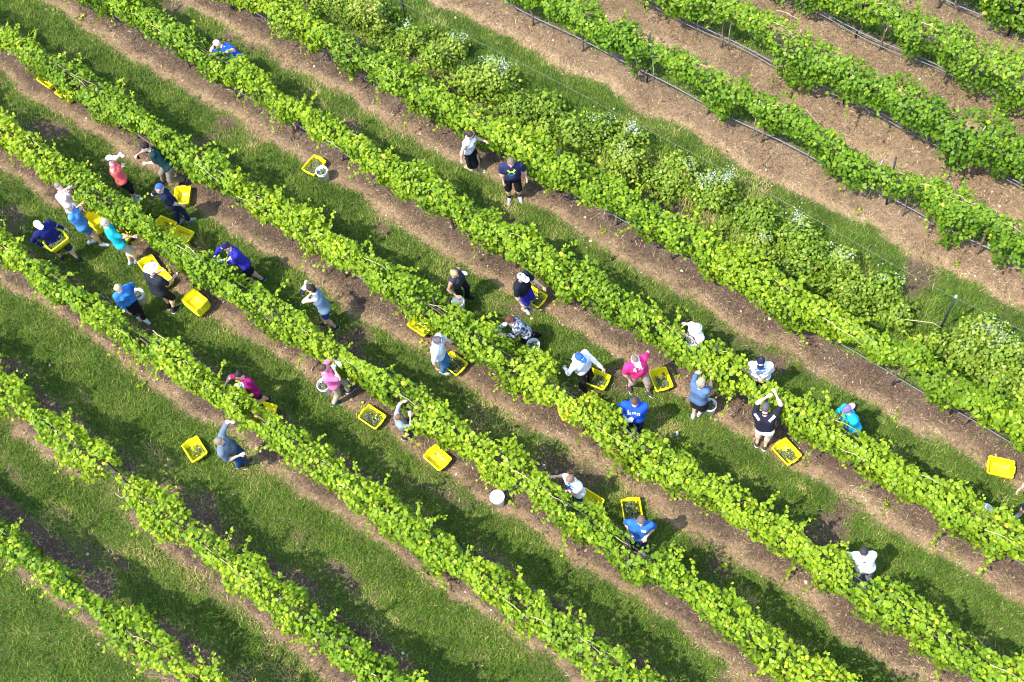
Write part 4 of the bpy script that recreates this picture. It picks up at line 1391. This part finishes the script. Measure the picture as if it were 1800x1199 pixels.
person('bald man in royal blue tee bending over the top of the vines', [(430, 122)], (377, 68), (-1, .3), pel=(419, 100), L=(376, 77, 1.3), R=(402, 90, 1.25),
       top=('tee', (.012, .1, .62)), bottom=('pants', CHAR), hair=None, skin='pale', h=1.8, look=.7, prints=[('badge', [WHITE], 'front')])
person('woman in coral top and black leggings wearing a white cap', [(236, 350), (239, 354)], (190, 279), (1, -.25), fem=True, h=1.7, L=(214, 273, 1.5), R=(213, 295, 1.2),
       top=('tank', (.8, .12, .12)), bottom=('capri', BLACK), shoes=(.45, .46, .52), hair=('tail', BROWN), hat=('cap', WHITE), skin='pale')
_p3 = person('man in dark green tee and khaki trousers leaning forward', [(289, 322), (325, 322)], (252, 252), (-1, .55), pel=(293, 288), h=1.84, w=1.08, L=(257, 287, 1.05), R=(243, 272, 1.2),
       top=('tee', (.008, .045, .045)), bottom=('pants', (.3, .26, .21)), shoes=(.07, .04, .025), hair=('short', DARK), look=.5, prints=[('badge', [WHITE], 'front')])
person('person in navy tee and jeans with a bright blue cap over blond hair', [(314, 395), (333, 390)], (277, 331), (.9, -.5), fem=True, L=(284, 342, 1.05), R=(321, 362, .9),
       top=('tee', NAVY), bottom=('pants', (.015, .03, .085)), shoes=(.5, .52, .56), hair=('bob', BLOND), hat=('wrap', (.05, .12, .5)))
person('woman in a pale pink top standing behind the woman in denim shorts', [(150, 400)], (100, 327), (1, .1), fem=True, h=1.62, L=(118, 332, 1.3), R=(116, 342, 1.2),
       top=('long', (.72, .5, .54)), bottom=('pants', (.35, .33, .33)), hair=('short', ASH), skin='pale')
person('woman in sky blue tee and denim shorts facing the stacked crates', [(160, 427), (181, 432)], (116, 364), (1, -.15), fem=True, h=1.7, L=(139, 362, 1.2), R=(140, 371, 1.15),
       top=('tee', (.1, .3, .68)), bottom=('brief', (.06, .18, .4)), shoes=WHITE, hair=('short', (.5, .45, .36)), hat=('band', (.3, .24, .22)))
person('man in navy long sleeves and white cap carrying a crate of grapes', [(108, 454), (138, 457)], (63, 393), (.8, .7), h=1.8, L=(112, 402, 1.0), R=(75, 433, .95),
       top=('long', (.012, .015, .13)), bottom=('shorts', CHAR), shoes=(.02, .02, .03), hair=('short', ASH), hat=('cap', (.78, .78, .78)), skin='pale')
person('man in turquoise shirt and white shorts seen from behind', [(231, 465), (242, 461)], (180, 391), (.85, -.5), L='carry', R='carry', h=1.78,
       top=('polo', (.02, .52, .58)), bottom=('shorts', (.68, .68, .66)), shoes=(.42, .43, .47), hair=('short', (.55, .42, .28)), skin='pale')
person('man in a white sun hat and loose black tee beside the nested crates', [(299, 541), (308, 548)], (264, 473), (.6, -.8), w=1.15, h=1.8, L='carry', R='carry',
       top=('tee', (.022, .022, .03)), bottom=('shorts', BLACK), shoes=(.03, .03, .03), sock=(.02, .02, .02), hat=('sun', WHITE), hair=('short', ASH))
person('woman with long blond hair in a bright blue long sleeved top holding a pail', [(243, 557), (255, 564)], (206, 505), (.7, .7), fem=True, h=1.68, L=(233, 514, .92), R=(222, 547, .85),
       top=('long', (.05, .25, .68)), bottom=('pants', BLACK), shoes=(.6, .62, .66), hair=('long', (.5, .4, .27)))
person('man in purple long sleeves, navy cap and white gloves picking', [(452, 502), (462, 494)], (397, 430), (-1, .7), h=1.82, w=1.08, L=(391, 459, 1.3), R=(378, 451, 1.35), pel=(428, 463),
       top=('long', (.035, .03, .36)), bottom=('shorts', NAVY), shoes=(.02, .02, .03), hair=('short', BROWN), hat=('cap', (.01, .012, .06), None, WHITE), glove='LR', look=.45, prints=[('badge', [WHITE], 'front')], sock=(.45, .46, .5))
_p12 = person('dark haired woman in grey vest and blue shorts raising a camera', [(575, 572), (591, 578)], (547, 505), (-1, .2), fem=True, h=1.72, L=(546, 517, 1.42), R=(536, 503, 1.55),
       top=('tank', (.2, .29, .4)), bottom=('brief', (.02, .09, .42)), shoes=(.03, .035, .06), hair=('bob', DARK), glove='R')
person('woman in maroon shirt and black shorts bending over the vines', [(463, 712), (473, 704)], (420, 655), (-.8, 1), fem=True, h=1.7, w=1.12, L=(423, 678, 1.2), R=(396, 676, 1.25), pel=(444, 688),
       top=('tee', (.3, .01, .12)), bottom=('brief', BLACK), shoes=(.03, .02, .02), hair=('bun', DARK), hat=('shades', BLACK), look=.6, prints=[('block', [(.1, .45, .8), WHITE], 'front')])
person('man in grey tee and blue jeans stretching one arm up into the vines', [(421, 822), (432, 815)], (381, 777), (1, -.05), h=1.8, w=1.12, L=(406, 742, 1.78), R=(421, 801, 1.1),
       top=('tee', (.15, .19, .25)), bottom=('pants', (.02, .08, .26)), shoes=(.12, .07, .05), hair=('short', ASH), belly=.9)
person('woman in pink and beige trousers picking with both arms stretched out', [(588, 712), (614, 690)], (564, 647), (1, -.35), fem=True, h=1.68, L=(592, 637, 1.4), R=(588, 650, 1.3),
       top=('tee', (.8, .16, .36)), bottom=('pants', (.56, .48, .36)), shoes=(.05, .06, .1), hair=('short', BROWN), glove='LR', prints=[('badge', [WHITE], 'back')])
person('child in grey long sleeves and dark shorts reaching up into the vines', [(713, 772), (722, 764)], (698, 735), (1, -.3), h=1.4, L=(708, 707, 1.5), R=(721, 733, 1.1),
       top=('tee', (.3, .33, .38)), bottom=('shorts', (.05, .05, .08)), shoes=(.03, .03, .03), hair=('short', (.2, .11, .06)))
person('woman in white top and long black skirt with a white stripe', [(822, 296), (842, 301)], (825, 236), (.9, .3), fem=True, h=1.72, L=(851, 248, 1.2), R=(811, 282, .85),
       top=('tank', (.85, .85, .86)), bottom=('skirt', BLACK, .2, WHITE), shoes=(.5, .42, .26), hair=('tail', (.06, .03, .03)), hat=('shades', BLACK))
person('stout man in navy tee with a yellow green emblem on its chest', [(896, 350), (914, 348)], (898, 283), (.05, 1), hem_=.14, h=1.88, w=1.1, belly=1.0, L=(926, 314, .9), R=(885, 321, .88),
       top=('tee', (.03, .035, .1)), bottom=('shorts', (.008, .008, .01)), shoes=(.42, .43, .46), hair=('short', (.2, .13, .09)), look=.5, sock=BLACK, prints=[('interlock', [(.72, .85, .05), (.02, .25, .6)], 'front')])
person('woman with blond hair tied up in a dark sleeveless top', [(806, 532), (822, 524)], (796, 481), (.8, .35), fem=True, h=1.7, L=(814, 479, 1.3), R=(803, 521, .9),
       top=('tank', (.05, .045, .06)), bottom=('pants', BLACK), shoes=BLACK, hair=('bun', BLOND), skin='tan', glove='L')
person('man in black tee, royal blue shorts and a white cap', [(922, 546), (930, 541)], (914, 487), (.9, .45), h=1.8, L='carry', R=(916, 535, .85),
       top=('tee', (.012, .016, .026)), bottom=('shorts', (.03, .03, .38)), shoes=(.4, .41, .43), hair=('short', BROWN), hat=('cap', WHITE, None, (.3, .3, .33)))
pat, nt, N, L, b = new_mat('patterned_knit')
tc = N.new('ShaderNodeTexCoord'); vo = N.new('ShaderNodeTexNoise'); vo.inputs['Scale'].default_value = 15; vo.inputs['Detail'].default_value = 2
L.new(tc.outputs['Object'], vo.inputs['Vector'])
rr = ramp(nt, [(.44, (.03, .035, .05)), (.5, (.22, .25, .3)), (.58, (.5, .53, .58))], vo.outputs['Fac']); L.new(rr.outputs[0], b.inputs['Base Color']); b.inputs['Roughness'].default_value = .9
person('woman in a black and grey patterned jacket bent far over the vines', [(932, 600), (946, 592)], (895, 558), (-1, .55), fem=True, h=1.7, pel=(922, 580), L=(885, 589, 1.1), R=(873, 579, 1.1),
       top=('long', (.3, .3, .3), pat), bottom=('pants', BLACK), shoes=BLACK, hair=('bob', (.14, .04, .025)), look=.8)
person('man in white tee and blue jeans wearing a grey cap', [(779, 656), (786, 651)], (766, 598), (.85, .1), h=1.8, w=1.08, L='carry', R=(768, 651, .8),
       top=('tee', (.74, .76, .8)), bottom=('pants', (.08, .25, .55)), shoes=(.6, .6, .6), hair=('short', BROWN), hat=('cap', (.13, .12, .15), None, WHITE))
person('man in white long sleeves and a bright blue cap looking into a crate', [(1022, 681), (1034, 676)], (1015, 626), (.8, .6), h=1.76, w=1.08, L='carry', R=(993, 648, .95),
       top=('hood', (.78, .79, .83)), bottom=('pants', BLACK), shoes=BLACK, hair=('short', BROWN), hat=('cap', (.02, .13, .62), None, WHITE), look=.6)
person('man in bright pink tee and khaki shorts with a white visor', [(1106, 681), (1139, 690)], (1114, 630), (.5, .85), h=1.8, w=1.15, L=(1130, 643, 1.2), R=(1106, 668, .85), belly=.8,
       top=('tee', (.8, .03, .16)), bottom=('shorts', (.48, .38, .29)), shoes=(.06, .045, .04), hair=('short', (.2, .14, .11)), hat=('visor', WHITE), look=.5, glove='L', prints=[('fourteen', [WHITE], 'front')])
person('man in royal blue hoodie with white lettering behind the vines', [(1115, 762)], (1116, 702), (-.1, 1), h=1.78, w=1.18, L=(1113, 735, 1.15), R=(1098, 733, 1.15),
       top=('hood', (.015, .085, .58)), bottom=('pants', NAVY), hair=('short', BROWN), look=.7, glove='LR', prints=[('script', [WHITE], 'front')])
person('woman with long blond hair in dusty blue top and black skirt, seen from behind', [(1219, 732), (1230, 728)], (1232, 672), (.55, -.85), fem=True, h=1.7, w=1.08, L=(1243, 648, 1.38), R=(1250, 662, 1.3),
       top=('tee', (.1, .17, .3)), bottom=('skirt', (.02, .018, .025), .1), shoes=(.6, .56, .56), hair=('blonde', (.42, .33, .22)))
person('man in black tee with white shoulders and white shorts, arms raised', [(1330, 782), (1344, 788)], (1345, 716), (.2, -1), h=1.78, w=1.1, hem_=-.06, L=(1347, 699, 1.85), R=(1364, 694, 1.85),
       top=('tee', (.016, .015, .03)), bottom=('shorts', (.8, .8, .8)), shoes=(.06, .05, .06), hair=('short', (.1, .09, .1)), prints=[('shoulders', [WHITE], 'back'), ('shoulder', [WHITE], 'back')])
person('person in white top and pale grey brimmed hat behind the vines', [(1217, 628)], (1227, 576), (-1, .6), h=1.68, L='work', R=(1208, 570, 1.2),
       top=('long', (.76, .77, .82)), bottom=('pants', GREY), hat=('bucket', (.62, .6, .6)), hair=('short', ASH), prints=[('badge', [(.2, .1, .2)], 'front')])
person('man in white long sleeves with blue print and navy cap behind the vines', [(1330, 692)], (1337, 632), (-.05, 1), h=1.78, L=(1341, 664, 1.15), R=(1331, 663, 1.15),
       top=('long', (.8, .81, .84)), bottom=('pants', NAVY), hat=('cap', (.015, .015, .05), None, WHITE), hair=('short', BROWN), look=.5, prints=[('splash', [(.12, .25, .5)], 'front')])
person('man in cyan long sleeves bending to the vines', [(1496, 772)], (1490, 718), (-1, .45), h=1.76, w=1.08, L=(1478, 736, 1.15), R=(1464, 731, 1.2), pel=(1499, 747),
       top=('long', (.01, .42, .72)), bottom=('pants', (.38, .33, .25)), hat=('back_cap', (.16, .14, .34), (.5, .3, .42)), hair=('short', ASH), look=.6)
person('person in white tee with a large blue print, reaching into the vines', [(1017, 888)], (1003, 840), (-.85, .9), h=1.7, w=1.05, L=(988, 863, 1.15), R=(976, 838, 1.25),
       top=('tee', (.8, .81, .84)), bottom=('pants', (.03, .08, .22)), hair=('short', (.24, .14, .09)), look=.5, prints=[('splash', [(.06, .2, .6)], 'front')])
person('man in mid blue tee stooping over the vines before a crate of grapes', [(1121, 964)], (1128, 911), (-.05, 1), h=1.78, w=1.12, L=(1136, 944, 1.1), R=(1107, 940, 1.1),
       top=('tee', (.035, .16, .55)), bottom=('pants', (.02, .03, .08)), hair=('short', (.16, .1, .08)), look=.6, prints=[('badge', [(.6, .7, .85)], 'front')])
person('dark haired man in plain white tee stooping alone behind the vines', [(1507, 1020)], (1517, 965), (.05, 1), h=1.76, w=1.0, L=(1519, 993, 1.05), R=(1505, 992, 1.05),
       top=('tee', (.82, .82, .85)), bottom=('pants', GREY), hair=('short', (.04, .035, .04)), look=.7, prints=[('small', [(.05, .07, .25)], 'front')])
person('person in navy shorts cut off by the right edge of the frame', [(1790, 907), (1818, 903)], (1834, 842), (-.6, .8), h=1.76, L='hang', R='hang',
       top=('tee', GREY), bottom=('shorts', (.03, .03, .12)), shoes=(.3, .31, .33), hair=('short', BROWN), skin='light')

# things in hands
wr = _p12[1][1][2]; Hc, Hf, Hr, Hu = _p12[2]
cp = Hc + Hf * .2 - Hu * .0
cm = empty('camera_body', cp, math.atan2(Hf[1], Hf[0]), label='dark camera held up by the woman in grey vest', cat='camera')
put('casing', MB().box((0, 0, 0), (.06, .13, .085)).box((0, 0, .05), (.045, .05, .025)).mesh('casing'), cloth((.03, .025, .07)), cm)
put('lens', MB().tube(np.array([(.03, 0, 0), (.07, 0, 0), (.11, 0, 0)]), [.034, .034, .037], 12).mesh('lens'), M_EYE, cm, smooth=True)
wr = _p3[1][1][2]
ph = empty('phone', wr + np.array([0, -.04, -.06]), .6, label='small black phone in the hand of the man in dark green', cat='phone')
put('phone_case', MB().box((0, 0, 0), (.075, .012, .15)).mesh('phone_case'), cloth(BLACK), ph)
put('phone_screen', MB().box((0, -.0075, 0), (.066, .003, .135)).mesh('phone_screen'), M_EYE, ph)
# the crate carried by the man in navy, and its grapes
q = at(98, 423, 1.02); yw = yaw_of((72, 426), (105, 401), 1.02)
cr = crate((q[0], q[1], .84), yw, 'yellow crate of grapes carried by the man in navy long sleeves', tilt=(0, 0))
grapes((q[0], q[1], .84), yw, 'green grapes in the crate carried by the man in navy long sleeves', 'full')
